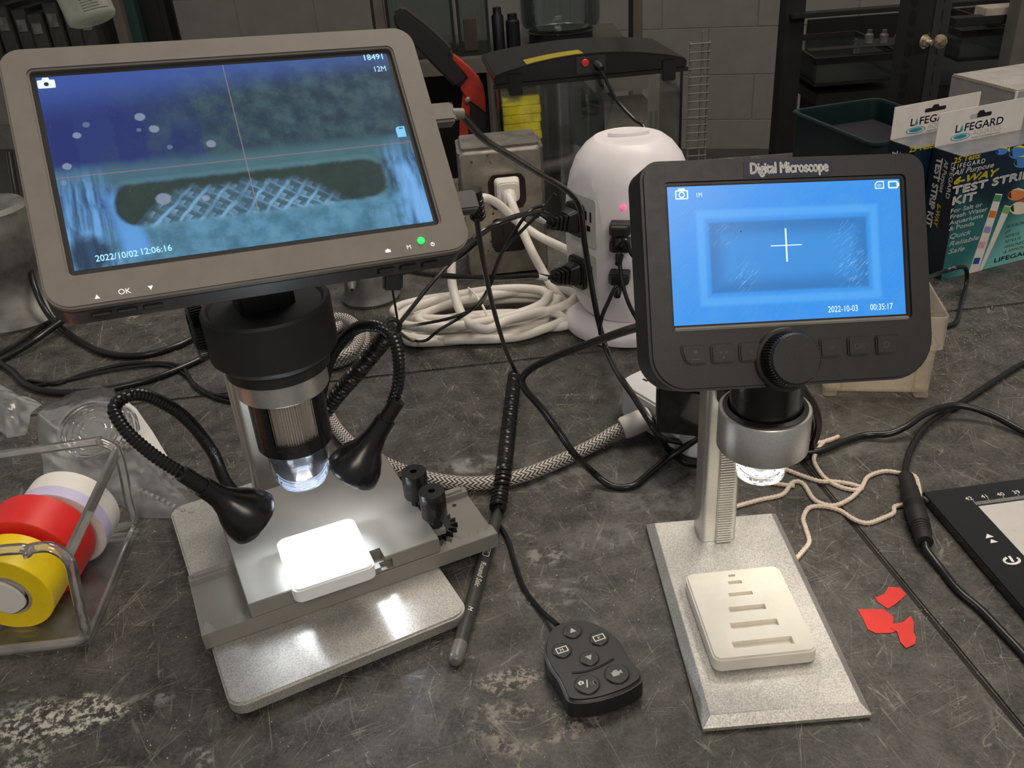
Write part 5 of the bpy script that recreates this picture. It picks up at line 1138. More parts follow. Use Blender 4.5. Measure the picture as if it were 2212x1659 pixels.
# ------------------------------------------------------------------ gas turrets on the bench
gt = thing('gas_turret', 'grey metal gas turret with hose barb under the large monitor', 'gas valve', (-128, 806, 0)); M = Matrix.Translation((-128, 806, 0))
bm = B(); lathe(bm, [(0, 0), (27, 0), (28, 3), (26, 6), (24, 10), (23, 22), (20, 34), (14, 42), (6, 46), (0, 47)], 44, M); put(bm, 'body', 'turret_grey', gt)
hb = D(760, 610, 782); M2 = FZ(hb, V3((.1, -1, -.15)), (0, 0, 1))
bm = B(); lathe(bm, [(5, -8), (5, 0), (4.2, 1), (4.4, 5), (3.2, 9), (3.8, 10), (2.4, 14), (1.3, 14.2), (1.3, 8), (0, 8)], 24, M2); put(bm, 'hose_barb', 'turret_grey', gt)
gl = thing('gas_turret', 'large flared grey metal turret with pole at the left edge', 'gas valve', (-478, 838, 0)); M = Matrix.Translation((-478, 838, 0))
bm = B(); lathe(bm, [(0, 0), (56, 0), (57, 3), (50, 7), (38, 14), (32, 26), (31, 40), (36, 54), (40, 66), (40, 92), (38, 98), (38, 104), (34, 108), (0, 108)], 56, M); put(bm, 'pedestal', 'turret_grey', gl)
bm = B(); lathe(bm, [(14, 107), (14, 420), (0, 420)], 28, M); put(bm, 'pole', 'galvanised', gl)
bm = B(); lathe(bm, [(6, 0), (6, 215), (0, 215)], 16, FZ((-478, 838, 392), (1.0, -.86, 0), (0, 0, 1))); put(bm, 'side_arm', 'galvanised', gl)
bm = B(); lathe(bm, [(18, -12), (18, 12)], 24, M @ Matrix.Translation((0, 0, 392))); put(bm, 'boss_head', 'galvanised', gl, bev=2)
# graduated tube hanging from the arm, its closed end in view
ta = D(192, 20, 640); tdir = (D(212, 46, 640) - D(150, -60, 640)).normalized()
end = D(203, 47, 640); M = FZ(end, -tdir * 1.0 + V3((0, .25, .1)), (1, 0, 0))
gtb = thing('graduated_tube', 'frosted graduated plastic tube hanging at the upper left', 'tube', end)
bm = B(); lathe(bm, [(0, 0), (12.6, 0), (14.6, 1.2), (15.4, 3), (15.4, 112), (17, 113), (17, 116), (14.2, 116), (14.2, 3), (0, 2)], 40, M, caps=False); put(bm, 'tube_wall', 'tube_plastic', gtb)
bm = B()
cdir = math.degrees(math.atan2((M.inverted() @ CAM).y, (M.inverted() @ CAM).x))
for i in range(40):
    w = 62 if i % 5 == 0 else 40
    lathe(bm, [(15.5, 4 + i * 1.7), (15.6, 4 + i * 1.7), (15.6, 4.4 + i * 1.7), (15.5, 4.4 + i * 1.7)], 10, M, cdir - 12, cdir - 12 + w, caps=False)
put(bm, 'graduation', 'print_ink', gtb, smooth=False)
bm = B(); tube(bm, cr([M @ V3((0, 0, 100)), M @ V3((0, 0, 125)), V3((-300, 684, 390))], 8), 2, 8); put(bm, 'hanging_wire', 'galvanised', gtb)
# ------------------------------------------------------------------ small aquarium behind the tower
AQ = YAW((9, 950, 0), 5)
aq = thing('aquarium', 'small glass aquarium with black hood and yellow filter sponge', 'aquarium', AQ @ V3((94, 65, 0)))
WA, DA, HA = 190, 130, 157
for nm, a in (('front_glass', (0, WA, 0, 2)), ('back_glass', (0, WA, DA - 3, DA)), ('side_glass', (0, 3, 3, DA - 3)), ('side_glass', (WA - 3, WA, 3, DA - 3))):
    bm = B(); box(bm, *a, 4, HA, AQ); put(bm, nm, 'front_pane', aq, smooth=False)
bm = B(); box(bm, -1, WA + 1, -1, DA + 1, 0, 5, AQ); put(bm, 'tank_floor', 'tank_black', aq)
for x, y in ((-.6, -.6), (WA - 1.6, -.6)):
    bm = B(); box(bm, x, x + 2.2, y, y + 2.2, 4, HA, AQ); put(bm, 'corner_seal', 'tank_black', aq)
# hood: arched front
HM = FR(AQ @ V3((0, -2, HA - 2)), AQ.col[0].to_3d(), (0, 0, 1))
def arch(top, side): return [(-4, 2)] + [(-4 + (WA + 8) * i / 16, side + (top - side) * math.sin(math.pi * i / 16) ** .8) for i in range(17)] + [(WA + 4, 2)]
bm = B(); prism(bm, arch(17, 9), -DA - 4, 0, HM, arch(25, 11)); hood = put(bm, 'hood', 'tank_black', aq, bev=1.5)
bm = B(); box(bm, -5, WA + 5, -1, 3, -1, 2, HM); put(bm, 'hood_rim', 'tank_black', aq, bev=.5)
for x in (10, WA - 22):
    bm = B(); box(bm, x, x + 14, -9, 12, .2, 2.6, HM); put(bm, 'hood_clip', 'tank_black', aq, bev=1)
u, v = onp(HM, 1276, 140); bm = B(); box(bm, u - 15, u + 15, v - 8, v + 9, 0, 1.2, HM); swp = put(bm, 'switch_panel', 'housing_dark', aq, bev=.4)
u, v = onp(HM, 1263, 135); bm = B(); lathe(bm, [(3.8, 1), (3.8, 3), (3.2, 4), (0, 4.2)], 20, HM @ Matrix.Translation((u, v, 0))); put(bm, 'power_button', 'button_red', swp)
# yellow reflection on the hood's top left, put in as a coloured strip
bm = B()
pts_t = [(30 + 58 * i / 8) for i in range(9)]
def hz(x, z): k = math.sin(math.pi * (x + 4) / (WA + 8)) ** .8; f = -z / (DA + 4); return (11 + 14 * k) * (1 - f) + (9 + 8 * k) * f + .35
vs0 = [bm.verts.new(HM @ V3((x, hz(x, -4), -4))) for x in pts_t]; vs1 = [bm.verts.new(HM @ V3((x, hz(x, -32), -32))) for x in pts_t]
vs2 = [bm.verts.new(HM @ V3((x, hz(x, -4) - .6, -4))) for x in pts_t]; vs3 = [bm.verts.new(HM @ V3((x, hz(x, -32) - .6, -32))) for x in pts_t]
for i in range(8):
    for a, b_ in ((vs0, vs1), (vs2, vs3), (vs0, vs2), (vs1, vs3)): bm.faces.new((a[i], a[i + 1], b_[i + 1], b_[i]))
put(bm, 'yellow_reflection', 'dull_yellow', hood, smooth=False)
u0, _ = onp(HM, 1084, 250); u1, _ = onp(HM, 1172, 250)
bm = B()
for i in range(15):
    z = 6 + i * 9; w = rnd.uniform(-1, 1.2); prism(bm, rr(u0 + 2, u1 + w, 8, 60, 3, 2), z, z + 9.3, AQ, rr(u0 + 2 + .8, u1 + w - .8, 8.8, 59, 3, 2))
put(bm, 'filter_sponge', 'yellow_sponge', aq, bev=1.2, seg=1)
u1, _ = onp(HM, 1180, 250); u2, _ = onp(HM, 1206, 330)
bm = B(); prism(bm, [(u1, 6), (u2 - 8, 6), (u2, 30), (u2, 60), (u1, 60)], 5, 148, AQ); put(bm, 'filter_frame', 'tank_black', aq)
for px_ in (1206, 1241, 1306):
    u, _ = onp(HM, px_, 250); bm = B(); box(bm, u, u + 1.6, 6, DA - 6, 5, 150, AQ); put(bm, 'divider', 'glass', aq, smooth=False)
u3, _ = onp(HM, 1246, 200); bm = B(); box(bm, u3, WA - 5, DA - 14, DA - 8, 112, 150, AQ); put(bm, 'foam_board', 'white_card', aq, bev=1)
bm = B(); box(bm, u3 + 28, WA - 12, DA - 40, DA - 16, 5, 108, AQ); put(bm, 'grey_insert', 'carton_white', aq, bev=2)
bm = B(); box(bm, u3, u3 + 25, DA - 50, DA - 30, 5, 125, AQ); put(bm, 'green_insert', 'teal_panel', aq, bev=1)
aqc = thing('power_cable', 'thin black cord from the aquarium hood down behind the tower', 'cable', D(1390, 280, 900))
bm = B(); lathe(bm, [(4, -2), (4.5, 6), (3, 12), (0, 12)], 16, FZ(D(1290, 140, 944), V3((.3, -1, -.2)), (0, 0, 1))); put(bm, 'plug', 'black_rubber', aqc)
bm = B(); tube(bm, cr([D(1293, 143, 936), D(1305, 165, 932), D(1325, 205, 925), D(1345, 232, 918), D(1370, 258, 908), D(1395, 285, 890), V3((150, 860, 70)), V3((165, 840, 10)), V3((190, 840, 2))], 8), 1.7, 8); put(bm, 'lead', 'black_rubber', aqc)
# ------------------------------------------------------------------ black and red clamp behind the large monitor
cl = thing('bar_clamp', 'black handled clamp with red jaws leaning behind the large monitor', 'clamp', D(1000, 300, 1050).xyz * 1.0)
cl.location = V3((-25, 1050, 0)) * MM
CP = FR((0, 1050, 0), (1, 0, 0), (0, 0, 1))
def trace(pts, z0, z1, nm, mat, bev=2):
    s = [onp(CP, 800 + x / 5.53, y / 5.53) for x, y in pts]; bm = B(); prism(bm, s, z0, z1, CP); return put(bm, nm, mat, cl, bev=bev)
trace([(275, 150), (330, 85), (390, 75), (470, 130), (640, 260), (830, 430), (985, 590), (960, 660), (1160, 920), (1090, 990), (1020, 1020), (820, 830), (600, 600), (420, 430), (300, 290)], -12, 12, 'handle', 'black_matte', 4)
trace([(985, 640), (1050, 690), (1180, 800), (1290, 920), (1350, 1040), (1375, 1180), (1380, 1330), (1290, 1260), (1190, 1190), (1120, 1110), (1075, 1050), (1090, 990), (1160, 935), (1180, 930), (1100, 830), (970, 690)], -7, 7, 'red_jaw', 'clamp_red', 2)
trace([(1110, 1110), (1200, 1180), (1195, 1280), (1170, 1560), (1190, 1900), (1060, 1900), (1065, 1480), (1090, 1250)], -6, 2, 'red_arm', 'clamp_red', 1)
trace([(1170, 1190), (1380, 1340), (1395, 1640), (1360, 1900), (1200, 1900), (1180, 1600), (1205, 1280)], -5, 6, 'black_jaw', 'black_matte', 1)
trace([(950, 1220), (985, 1240), (1010, 1360), (1010, 1480), (955, 1480)], -5, 4, 'red_trigger', 'clamp_red', 1)
u, v = onp(CP, 800 + 1165 / 5.53, 1172 / 5.53); bm = B(); lathe(bm, [(3, 5), (3, 9), (0, 10)], 14, CP @ Matrix.Translation((u, v, 0))); put(bm, 'pivot_screw', 'bolt_zinc', cl)
bm = B(); box(bm, -44, -6, -30, 30, 0, 40, Matrix.Translation((0, 1050, 0))); put(bm, 'clamp_head', 'black_matte', cl, bev=4)
# ------------------------------------------------------------------ test kit boxes
def kit(o, full, label):
    K = FR(o, (.945, .326, 0), (0, 0, 1)); wK, hK, dK = 102, 113, 34.5
    t = thing('test_kit_box', label, 'box', K @ V3((wK / 2, 0, -dK / 2)), 'test strip kits')
    bm = B(); box(bm, 0, wK, 0, hK, -dK, -.2, K); put(bm, 'box_shell', 'box_navy', t, bev=.3, seg=1)
    bm = B(); uv = bm.loops.layers.uv.verify(); box(bm, .2, wK - .2, .2, hK - .2, -.4, 0, K); Ki = K.inverted()
    for f in bm.faces:
        for lpp in f.loops: q = Ki @ lpp.vert.co; lpp[uv].uv = (q.x / wK, q.y / hK)
    fc = put(bm, 'printed_face', 'kit_print', t, smooth=False)
    HK = FR(K @ V3((0, hK, -dK + .4)), K.col[0].to_3d(), (0, 0, 1)); HW, HH = wK - 4, 29
    sl_ = [onp(HK, x, y) for x, y in ((2053, 253), (2053, 247), (2071, 240), (2079, 234), (2088, 237), (2104, 232), (2106, 240), (2090, 246), (2070, 251))]
    bm = B(); prism(bm, rr(1, HW, 0, HH, .3, 1), -.25, .25, HK); hd = put(bm, 'hang_card', 'white_card', t, smooth=False)
    sx = HW * .36
    flat(rr(sx, sx + 24, 19, 22.6, 1.7, 3), HK, 'deep_black', hd, 'hang_slot', .28); flat([(sx + 7.5, 22.3), (sx + 16.5, 22.3), (sx + 14.5, 25.0), (sx + 9.5, 25.0)], HK, 'deep_black', hd, 'hang_slot', .28)
    if full: flat(rr(sx, sx + 8, 19.1, 22.5, 1.6, 3), HK, 'print_grey', hd, 'hang_slot', .34)
    text('L', HK, 9.6, 'print_navy', hd, 'lettering', 20.5, 9.2, bold=.02, fit=4.8, lift=.3); text('FEGARD', HK, 9.6, 'print_navy', hd, 'lettering', 30.6, 9.2, bold=.02, lift=.3, fit=43)
    flat([(26.2, 10.4), (27.0, 9.3), (28.6, 9.3), (29.4, 10.4), (29.0, 12.4), (27.8, 15.8)], HK, 'print_teal', hd, 'drop_mark', .36)
    text('AQUATICS', HK, 6.4, 'print_grey', hd, 'lettering', 41.5, 3.8, lift=.3, fit=32); text('Aquarium, Pond & Aquaculture Products', HK, 2.0, 'print_ink', hd, 'lettering', 41.5, 1.2, lift=.3, fit=32)
    bm = B(); ringprism(bm, [(28 + 11 * math.cos(a), 4.6 + 3.0 * math.sin(a)) for a in [i * math.pi / 16 for i in range(32)]], [(28 + 10.1 * math.cos(a), 4.6 + 2.3 * math.sin(a)) for a in [i * math.pi / 16 for i in range(32)]], .3, .34, HK)
    prism(bm, [(28 + 7.5 * math.cos(a), 4.8 + 1.7 * math.sin(a)) for a in [i * math.pi / 12 for i in range(24)]], .3, .33, HK); put(bm, 'ripple_mark', 'print_teal', hd, smooth=False)
    bm = B(); box(bm, .5, wK - .5, hK - .1, hK + .15, -dK + 1, -.5, K); put(bm, 'top_flap', 'box_flap', t, smooth=False)
    def L(s, px_, py_, size, m='print_white', bold=.0, shear=0.0, xs=1.0, sp=1.0):
        u, v = onp(K, px_, py_); text(s, K, size, m, fc, 'lettering', u, v, bold=bold, shear=shear, xs=xs, lift=.1, spacing=sp)
    zz = lambda x, y: (1652 + x / 3.95, 180 + y / 3.95)
    def Z(s_, x0, y0, x1, y1, size, m='print_white', bold=0.0, shear=0.0, sp=1.0):
        u, v = onp(K, *zz(x0, y0)); u1, v1 = onp(K, *zz(x1, y1)); text(s_, K, size, m, fc, 'lettering', u, v, bold=bold, shear=shear, fit=(u1 - u), lift=.1, spacing=sp)
    if full:
        Z('25 Tests', 1610, 682, 1830, 640, 6.6, 'print_yellow', .025); Z('LIFEGARD', 1605, 735, 1872, 682, 5.8, 'print_white', 0, 0, 1.3); Z('All Purpose', 1605, 788, 1950, 720, 6.4, 'print_white', .02, .25)
        Z('6-WAY', 1602, 865, 1975, 790, 8.2, 'print_yellow', .05, .25); Z('TEST STRIP', 1594, 950, 2250, 820, 9.6, 'print_white', .05); Z('KIT', 1590, 1040, 1782, 1000, 10.2, 'print_white', .05)
        for i, (s_, x1) in enumerate((('For Salt or', 1845), ('Fresh Water', 1888), ('Aquariums', 1855), ('& Ponds', 1780))): Z(s_, 1580 - i * 4, 1110 + i * 50, x1, 1065 + i * 50, 5.4, 'print_white', .02)
        for i, (s_, x1) in enumerate((('Quick', 1745), ('Reliable', 1812), ('Safe', 1695))): Z(s_, 1568 - i * 4, 1330 + i * 64, x1, 1300 + i * 64, 6.2, 'print_white', .015, .25)
        for i, (s_, x1) in enumerate((('ALKALINITY', 2262), ('pH', 2098), ('NITRITE', 2170), ('NITRATE', 2180), ('HARDNESS', 2212))): Z(s_, 2056 - i * 4, 1237 + i * 43, x1, 1210 + i * 43, 4.4, 'print_ink', .0, .2)
        Z('&', 2036, 1452, 2058, 1448, 4.4, 'print_ink', 0, .2); Z('AMMONIA', 2070, 1443, 2240, 1405, 4.4, 'print_red', .01, .2)
        Z('LIFEGARD', 1950, 1532, 2290, 1455, 6.0, 'print_navy', .03); Z('AQUATICS', 2060, 1540, 2260, 1495, 3.6, 'print_grey', 0)
        def sq(P, m, lift): return flat([onp(K, 1652 + x / 3.95, 180 + y / 3.95) for x, y in P], K, m, fc, 'strip_pad' if lift > .2 else 'test_strip', lift)
        sq([(1968, 940), (2028, 945), (1815, 1625), (1728, 1645)], 'white_card', .12); sq([(2045, 1040), (2105, 1050), (1840, 1622), (1815, 1625)], 'white_card', .1)
        for P, m in (([(1965, 950), (2020, 955), (2005, 1010), (1948, 1005)], 'sq_green'), ([(1922, 1085), (1975, 1090), (1960, 1148), (1905, 1142)], 'sq_orange'), ([(1880, 1220), (1932, 1225), (1915, 1278), (1862, 1272)], 'sq_lilac'), ([(1832, 1350), (1885, 1352), (1868, 1408), (1815, 1402)], 'sq_pink'), ([(1788, 1490), (1838, 1487), (1822, 1540), (1772, 1542)], 'sq_blue'), ([(2042, 1048), (2100, 1058), (2072, 1115), (2022, 1100)], 'sq_lime')): sq(P, m, .24)
        def fish(cx, cy, s, m, m2, flip=1):
            e = [(cx + s * 60 * math.cos(a), cy - s * 38 * math.sin(a) - 10 * math.cos(a) * s) for a in [i * math.pi / 12 for i in range(24)]]
            flat([onp(K, 1652 + x / 3.95, 180 + y / 3.95) for x, y in e], K, m, fc, 'fish_print', .12)
            tl_ = [(cx + s * 55, cy - 12 * s), (cx + s * 82, cy - 45 * s), (cx + s * 76, cy + 12 * s)]; flat([onp(K, 1652 + x / 3.95, 180 + y / 3.95) for x, y in tl_], K, m2, fc, 'fish_print', .12)
            tp = [(cx - s * 35, cy - 30 * s), (cx + s * 10, cy - 45 * s), (cx + s * 60, cy - 30 * s), (cx + s * 50, cy - 22 * s), (cx, cy - 33 * s)]; flat([onp(K, 1652 + x / 3.95, 180 + y / 3.95) for x, y in tp], K, m2, fc, 'fish_print', .2)
            ey = [(cx - s * 58, cy + 2 * s), (cx - s * 40, cy - 20 * s), (cx - s * 36, cy + 24 * s), (cx - s * 50, cy + 20 * s)]; flat([onp(K, 1652 + x / 3.95, 180 + y / 3.95) for x, y in ey], K, 'print_ink', fc, 'fish_print', .2)
        fish(2022, 578, .85, 'fish_blue', 'print_yellow'); fish(2165, 590, 1.4, 'fish_blue', 'print_yellow'); fish(2200, 670, 1.3, 'fish_blue', 'print_yellow'); fish(2150, 950, 1.3, 'fish_orange', 'fish_cream'); fish(2180, 1060, 1.5, 'fish_cream', 'print_red')
    else: Z('25 Tests', 1228, 590, 1440, 553, 6.6, 'print_yellow', .025)
    SK = FR(K @ V3((-.1, hK, -dK)), (0, 0, -1), K.col[2].to_3d())        # left side panel, lettering running down
    def SL(s, x, y, size, m='print_white', bold=0.0, xs=1.0, sh=0.0): text(s, SK, size, m, t, 'side_lettering', x, y, bold=bold, lift=.1, xs=xs, shear=sh)
    SL('TEST STRIP KIT', 7, 6.5, 9.4, 'print_white', .04, 1.0); SL('All Purpose', 7, 15.5, 6.4, 'print_white', .02, .95, .2); SL('6-WAY', 46, 15.5, 6.8, 'print_yellow', .03, .95, .2); SL('LIFEGARD', 7, 23.5, 6.0, 'print_white', 0, 1.2)
    return t
k0 = G(2032, 606, 0); kit(k0, True, 'dark teal test strip kit box standing nearer with full lettering')
z1 = 113 + 29; f1 = G(1988, 240, z1); f2 = G(1896, 228, z1); kit(k0 + V3((-26.5, 30.5, 0)), False, 'test strip kit box standing behind, mostly hidden by the black monitor')
# ------------------------------------------------------------------ carton, tub, slotted upright at the right
CB = YAW(G(2195, 250, 30), 0); c0 = D(2195, 196, 985)
p1_ = G(2055, 160, c0.z); CBm = FR((c0.x, c0.y, 0), V3((p1_.y - c0.y, -(p1_.x - c0.x), 0)), V3((p1_.x - c0.x, p1_.y - c0.y, 0))); cd_ = (V3((p1_.x, p1_.y)) - V3((c0.x, c0.y))).length
ct = thing('carton', 'worn off-white carton behind the test kits at the right edge', 'box', (c0.x, c0.y + 80, 0))
bm = B(); box(bm, 0, 240, 0, cd_, 0, c0.z, CBm); put(bm, 'carton_body', 'carton_white', ct, bev=1.5)
bm = B()
for i in range(int(cd_ / 4.6)): box(bm, -.6, 1.0, 2 + i * 4.5, 5 + i * 4.5, c0.z - 2, c0.z + 1.2, CBm)
put(bm, 'torn_edge', 'cardboard', ct, smooth=False)
bm = B(); box(bm, -.5, 3, -.6, .4, 0, c0.z - 1, CBm); put(bm, 'corner_tape', 'label_white', ct, smooth=False)
tb = thing('plastic_tub', 'dark teal open plastic tub behind the test kits', 'tub', (450, 1110, 0)); TBm = YAW((412, 978, 0), 14)
bm = B(); ringprism(bm, rr(0, 120, 0, 165, 12, 5), rr(3, 117, 3, 162, 10, 5), 0, 58, TBm); prism(bm, rr(1, 119, 1, 164, 12, 5), 0, 3, TBm); put(bm, 'wall', 'teal_plastic', tb)
bm = B(); ringprism(bm, rr(-4, 124, -4, 169, 14, 5), rr(2.5, 117.5, 2.5, 162.5, 10, 5), 56, 60, TBm); put(bm, 'rim', 'teal_plastic', tb, bev=1)
bm = B(); box(bm, 12, 108, 12, 150, 3, 40, TBm); put(bm, 'dark_contents', 'navy_plastic', tb, bev=6)
ra = D(1998, 88, 1200)
up = thing('slotted_upright', 'dark slotted steel angle post with two zinc bolts', 'shelf post', (ra.x, 1205, FLOOR_Z))
UM = YAW((ra.x, 1205, 0), 0)
import itertools
def angle_leg(sgn, nm):
    Ml = YAW((ra.x + 4, 1196, 0), 38 if sgn > 0 else 142)
    bm = B(); box(bm, 0, 42, -1.2, 1.2, FLOOR_Z, 620, Ml); o = put(bm, nm, 'dark_steel', up, bev=.4, smooth=False)
    for i in range(-6, 10):
        zc = ra.z + 27 + i * 38 
        bm = B(); prism(bm, rr(-4, 4, -9, 9, 3.9, 4), -1.7, 1.7, Ml @ Matrix.Translation((24, 0, zc)) @ Matrix.Rotation(math.pi / 2, 4, 'X')); put(bm, 'slot', 'deep_black', o, smooth=False)
        bm = B(); prism(bm, circ(4.2, 14), -1.7, 1.7, Ml @ Matrix.Translation((24, 0, zc + 19)) @ Matrix.Rotation(math.pi / 2, 4, 'X')); put(bm, 'hole', 'deep_black', o, smooth=False)
    return Ml
M_a = angle_leg(1, 'angle_leg'); M_b = angle_leg(-1, 'angle_leg')
for px_, py_, dv in ((1998, 90, V3((.55, -.8, 0))), (2030, 90, V3((-.75, -.6, 0)))):
    p = D(px_, py_, 1190); bo = thing_part('bolt', up); M = FZ(p, dv, (0, 0, 1))
    bm = B(); lathe(bm, [(8.6, -2), (8.6, 0)], 24, M); put(bm, 'washer', 'bolt_zinc', bo)
    bm = B(); prism(bm, circ(6.6, 6), 0, 5, M); lathe(bm, [(3.6, 4), (3.6, 10), (0, 10)], 16, M); put(bm, 'nut', 'bolt_zinc', bo, bev=.5)
# right hand rack in the dark: shelf beams, tanks
def sh_box(name, label, cat, a, b, mat, group=None, bev=2.0):
    bm = B(); box(bm, a[0], b[0], a[1], b[1], a[2], b[2]); return tag(put(bm, name, mat, bev=bev), label, cat, group)
sr = thing('steel_rack', 'dark steel rack of tanks behind the test kits', 'rack', (760, 1900, FLOOR_Z))
def part_box(parent, nm, mat, px0, py0, px1, py1, Y, depth, bev=1.5):
    a = D(px0, py1, Y); b = D(px1, py0, Y); bm = B(); box(bm, min(a.x, b.x), max(a.x, b.x), Y, Y + depth, min(a.z, b.z), max(a.z, b.z)); return put(bm, nm, mat, parent, bev=bev)
for px_ in (1712,):
    p = D(px_, 100, 1900); bm = B(); box(bm, p.x - 20, p.x + 20, 1900, 1940, FLOOR_Z, 700); put(bm, 'post', 'dark_steel', sr, bev=1)
p = D(2205, 60, 1700); bm = B(); box(bm, p.x - 8, p.x + 30, 1700, 1740, FLOOR_Z, 700); put(bm, 'post', 'shelf_board', sr, bev=1)
part_box(sr, 'shelf_beam', 'dark_steel', 1712, 5, 2200, 32, 1880, 30)
part_box(sr, 'shelf_beam', 'dark_steel', 1750, 92, 2000, 112, 1880, 30)
part_box(sr, 'shelf_beam', 'dark_steel', 2060, 30, 2205, 60, 1750, 30)
part_box(sr, 'shelf_deck', 'dark_steel', 1765, 190, 2300, 205, 1920, 300)
part_box(sr, 'back_panel', 'deep_black', 1712, 0, 2320, 420, 2400, 10)
def tank(px0, py0, px1, py1, Y, depth, label):
    a = D(px0, py1, Y); b = D(px1, py0, Y); x0, x1, z0, z1_ = a.x, b.x, a.z, b.z; t = thing('glass_tank', label, 'tank', ((x0 + x1) / 2, Y + depth / 2, z0), 'glass tanks in the dark racks')
    bm = B(); box(bm, x0, x1, Y, Y + depth, z0, z0 + 6); put(bm, 'tank_floor', 'dark_steel', t)
    for q in ((x0, x1, Y, Y + 4), (x0, x1, Y + depth - 4, Y + depth), (x0, x0 + 4, Y + 4, Y + depth - 4), (x1 - 4, x1, Y + 4, Y + depth - 4)):
        bm = B(); box(bm, *q, z0 + 6, z1_); put(bm, 'pane', 'tank_glass', t, smooth=False)
    bm = B(); ringprism(bm, rr(x0 - 3, x1 + 3, Y - 3, Y + depth + 3, 2, 1), rr(x0 + 3, x1 - 3, Y + 3, Y + depth - 3, 2, 1), z1_ - 8, z1_ + 5); put(bm, 'rim', 'dark_steel', t)
    return t
tank(1758, 118, 1948, 188, 1920, 260, 'dim green glass tank left of the slotted post')
tank(2068, 64, 2185, 134, 1800, 260, 'dim glass tank right of the slotted post')
for i, (px_, c_) in enumerate(((1880, 'white_card'), (1912, 'white_card'), (1945, 'pink_card'), (1962, 'white_card'))):
    p = D(px_, 60, 2000); bm = B(); lathe(bm, [(0, 0), (9, 0), (9, 16), (5, 20), (5, 26), (0, 26)], 16, Matrix.Translation((p.x, 2000, D(px_, 92, 2000).z)))
    tag(put(bm, 'small_bottle', 'turret_grey' if c_ == 'white_card' else c_), ('small pale bottle leftmost on the dark rack beam', 'small pale bottle second on the dark rack beam', 'small pinkish bottle on the dark rack beam', 'small pale bottle nearest the slotted post')[i], 'bottle', 'small bottles on the dark rack')
part_box(sr, 'beam_ledge', 'dark_steel', 1860, 90, 1980, 98, 1990, 60)
p0 = D(2110, 15, 1790); sh_box('paper_stack', 'pale folded paper pack on the upper right rack beam', 'paper', (D(2108, 38, 1790).x, 1755, D(2108, 38, 1790).z), (D(2195, 12, 1790).x, 1800, D(2150, 10, 1790).z), 'cardboard', bev=1)
# shelf unit in the middle distance
ms = thing('steel_shelf', 'dim shelf unit holding glass jars above the aquarium', 'shelf', (250, 2620, FLOOR_Z))
for px0, px1, m_ in ((806, 812, 'dark_steel'), (812, 832, 'brown_post'), (1362, 1368, 'dark_steel'), (1368, 1388, 'brown_post')):
    a = D(px0, 60, 2600); b = D(px1, 60, 2600); bm = B(); box(bm, a.x, b.x, 2600, 2640, FLOOR_Z, 700); put(bm, 'post', m_, ms, bev=1)
a = D(832, 150, 2600); b = D(1366, 118, 2600); zs = D(1000, 128, 2600).z
bm = B(); box(bm, a.x, b.x, 2600, 3000, zs - 40, zs); put(bm, 'shelf_board', 'shelf_board', ms, bev=1.5)
bm = B(); box(bm, a.x, b.x, 2990, 3000, zs - 700, zs - 40); put(bm, 'lower_panel', 'deep_black', ms, smooth=False)
def on_shelf(px0, px1, top, Y=2640, depth=180):
    return D(px0, 100, Y).x, D(px1, 100, Y).x, Y, Y + depth, zs, D((px0 + px1) / 2, top, Y).z
def tank2(px0, px1, top, label):
    x0, x1, y0, y1, z0, z1_ = on_shelf(px0, px1, top); t = thing('glass_tank', label, 'tank', ((x0 + x1) / 2, (y0 + y1) / 2, z0), 'glass tanks in the dark racks')
    bm = B(); box(bm, x0, x1, y0, y1, z0, z0 + 8); put(bm, 'tank_floor', 'dark_steel', t)
    for q in ((x0, x1, y0, y0 + 4), (x0, x1, y1 - 4, y1), (x0, x0 + 4, y0 + 4, y1 - 4), (x1 - 4, x1, y0 + 4, y1 - 4)):
        bm = B(); box(bm, *q, z0 + 8, z1_); put(bm, 'pane', 'tank_glass', t, smooth=False)
    for x in (x0, x1 - 8): bm = B(); box(bm, x, x + 8, y0 - 4, y0 + 4, z0, z1_); put(bm, 'corner_bead', 'dark_steel', t)
tank2(842, 985, -40, 'dim glass tank behind the black clamp handle'); tank2(992, 1060, -40, 'narrow dark framed tank beside the black clamp')
x0, x1, y0, y1, z0, z1_ = on_shelf(1004, 1032, 44); sh_box('pink_card_box', 'faded pink card box in the narrow tank', 'box', (x0, 2660, zs + 10), (x1, 2700, z1_), 'pink_card', bev=1)
for px0, px1, top, lab in ((1066, 1092, 20, 'dark canister left of the large glass jar'), (1096, 1126, 34, 'dark squat canister beside the large glass jar')):
    x0, x1, y0, y1, z0, z1_ = on_shelf(px0, px1, top); r = (x1 - x0) / 2; bm = B(); lathe(bm, [(0, 0), (r, 0), (r, (z1_ - z0) * .8), (r * .7, (z1_ - z0) * .86), (r * .7, z1_ - z0), (0, z1_ - z0)], 24, Matrix.Translation(((x0 + x1) / 2, 2680, zs))); tag(put(bm, 'canister', 'navy_plastic'), lab, 'canister')
x0, x1, y0, y1, z0, z1_ = on_shelf(1130, 1308, -60); r = (x1 - x0) / 2
jr = thing('glass_jar', 'large dim glass jar above the aquarium hood', 'jar', ((x0 + x1) / 2, 2640 + r, zs)); M = Matrix.Translation(((x0 + x1) / 2, 2640 + r, zs + 30))
bm = B(); lathe(bm, [(0, 4), (r * .9, 4), (r * .97, 12), (r, 30), (r, 330), (r - 4, 330), (r - 4, 30), (r * .93, 16), (0, 10)], 40, M, caps=False); put(bm, 'jar_wall', 'tank_glass', jr)
bm = B(); lathe(bm, [(0, -30), (r * .8, -30), (r * .8, 4), (0, 4)], 40, M); put(bm, 'jar_stand', 'dark_steel', jr)
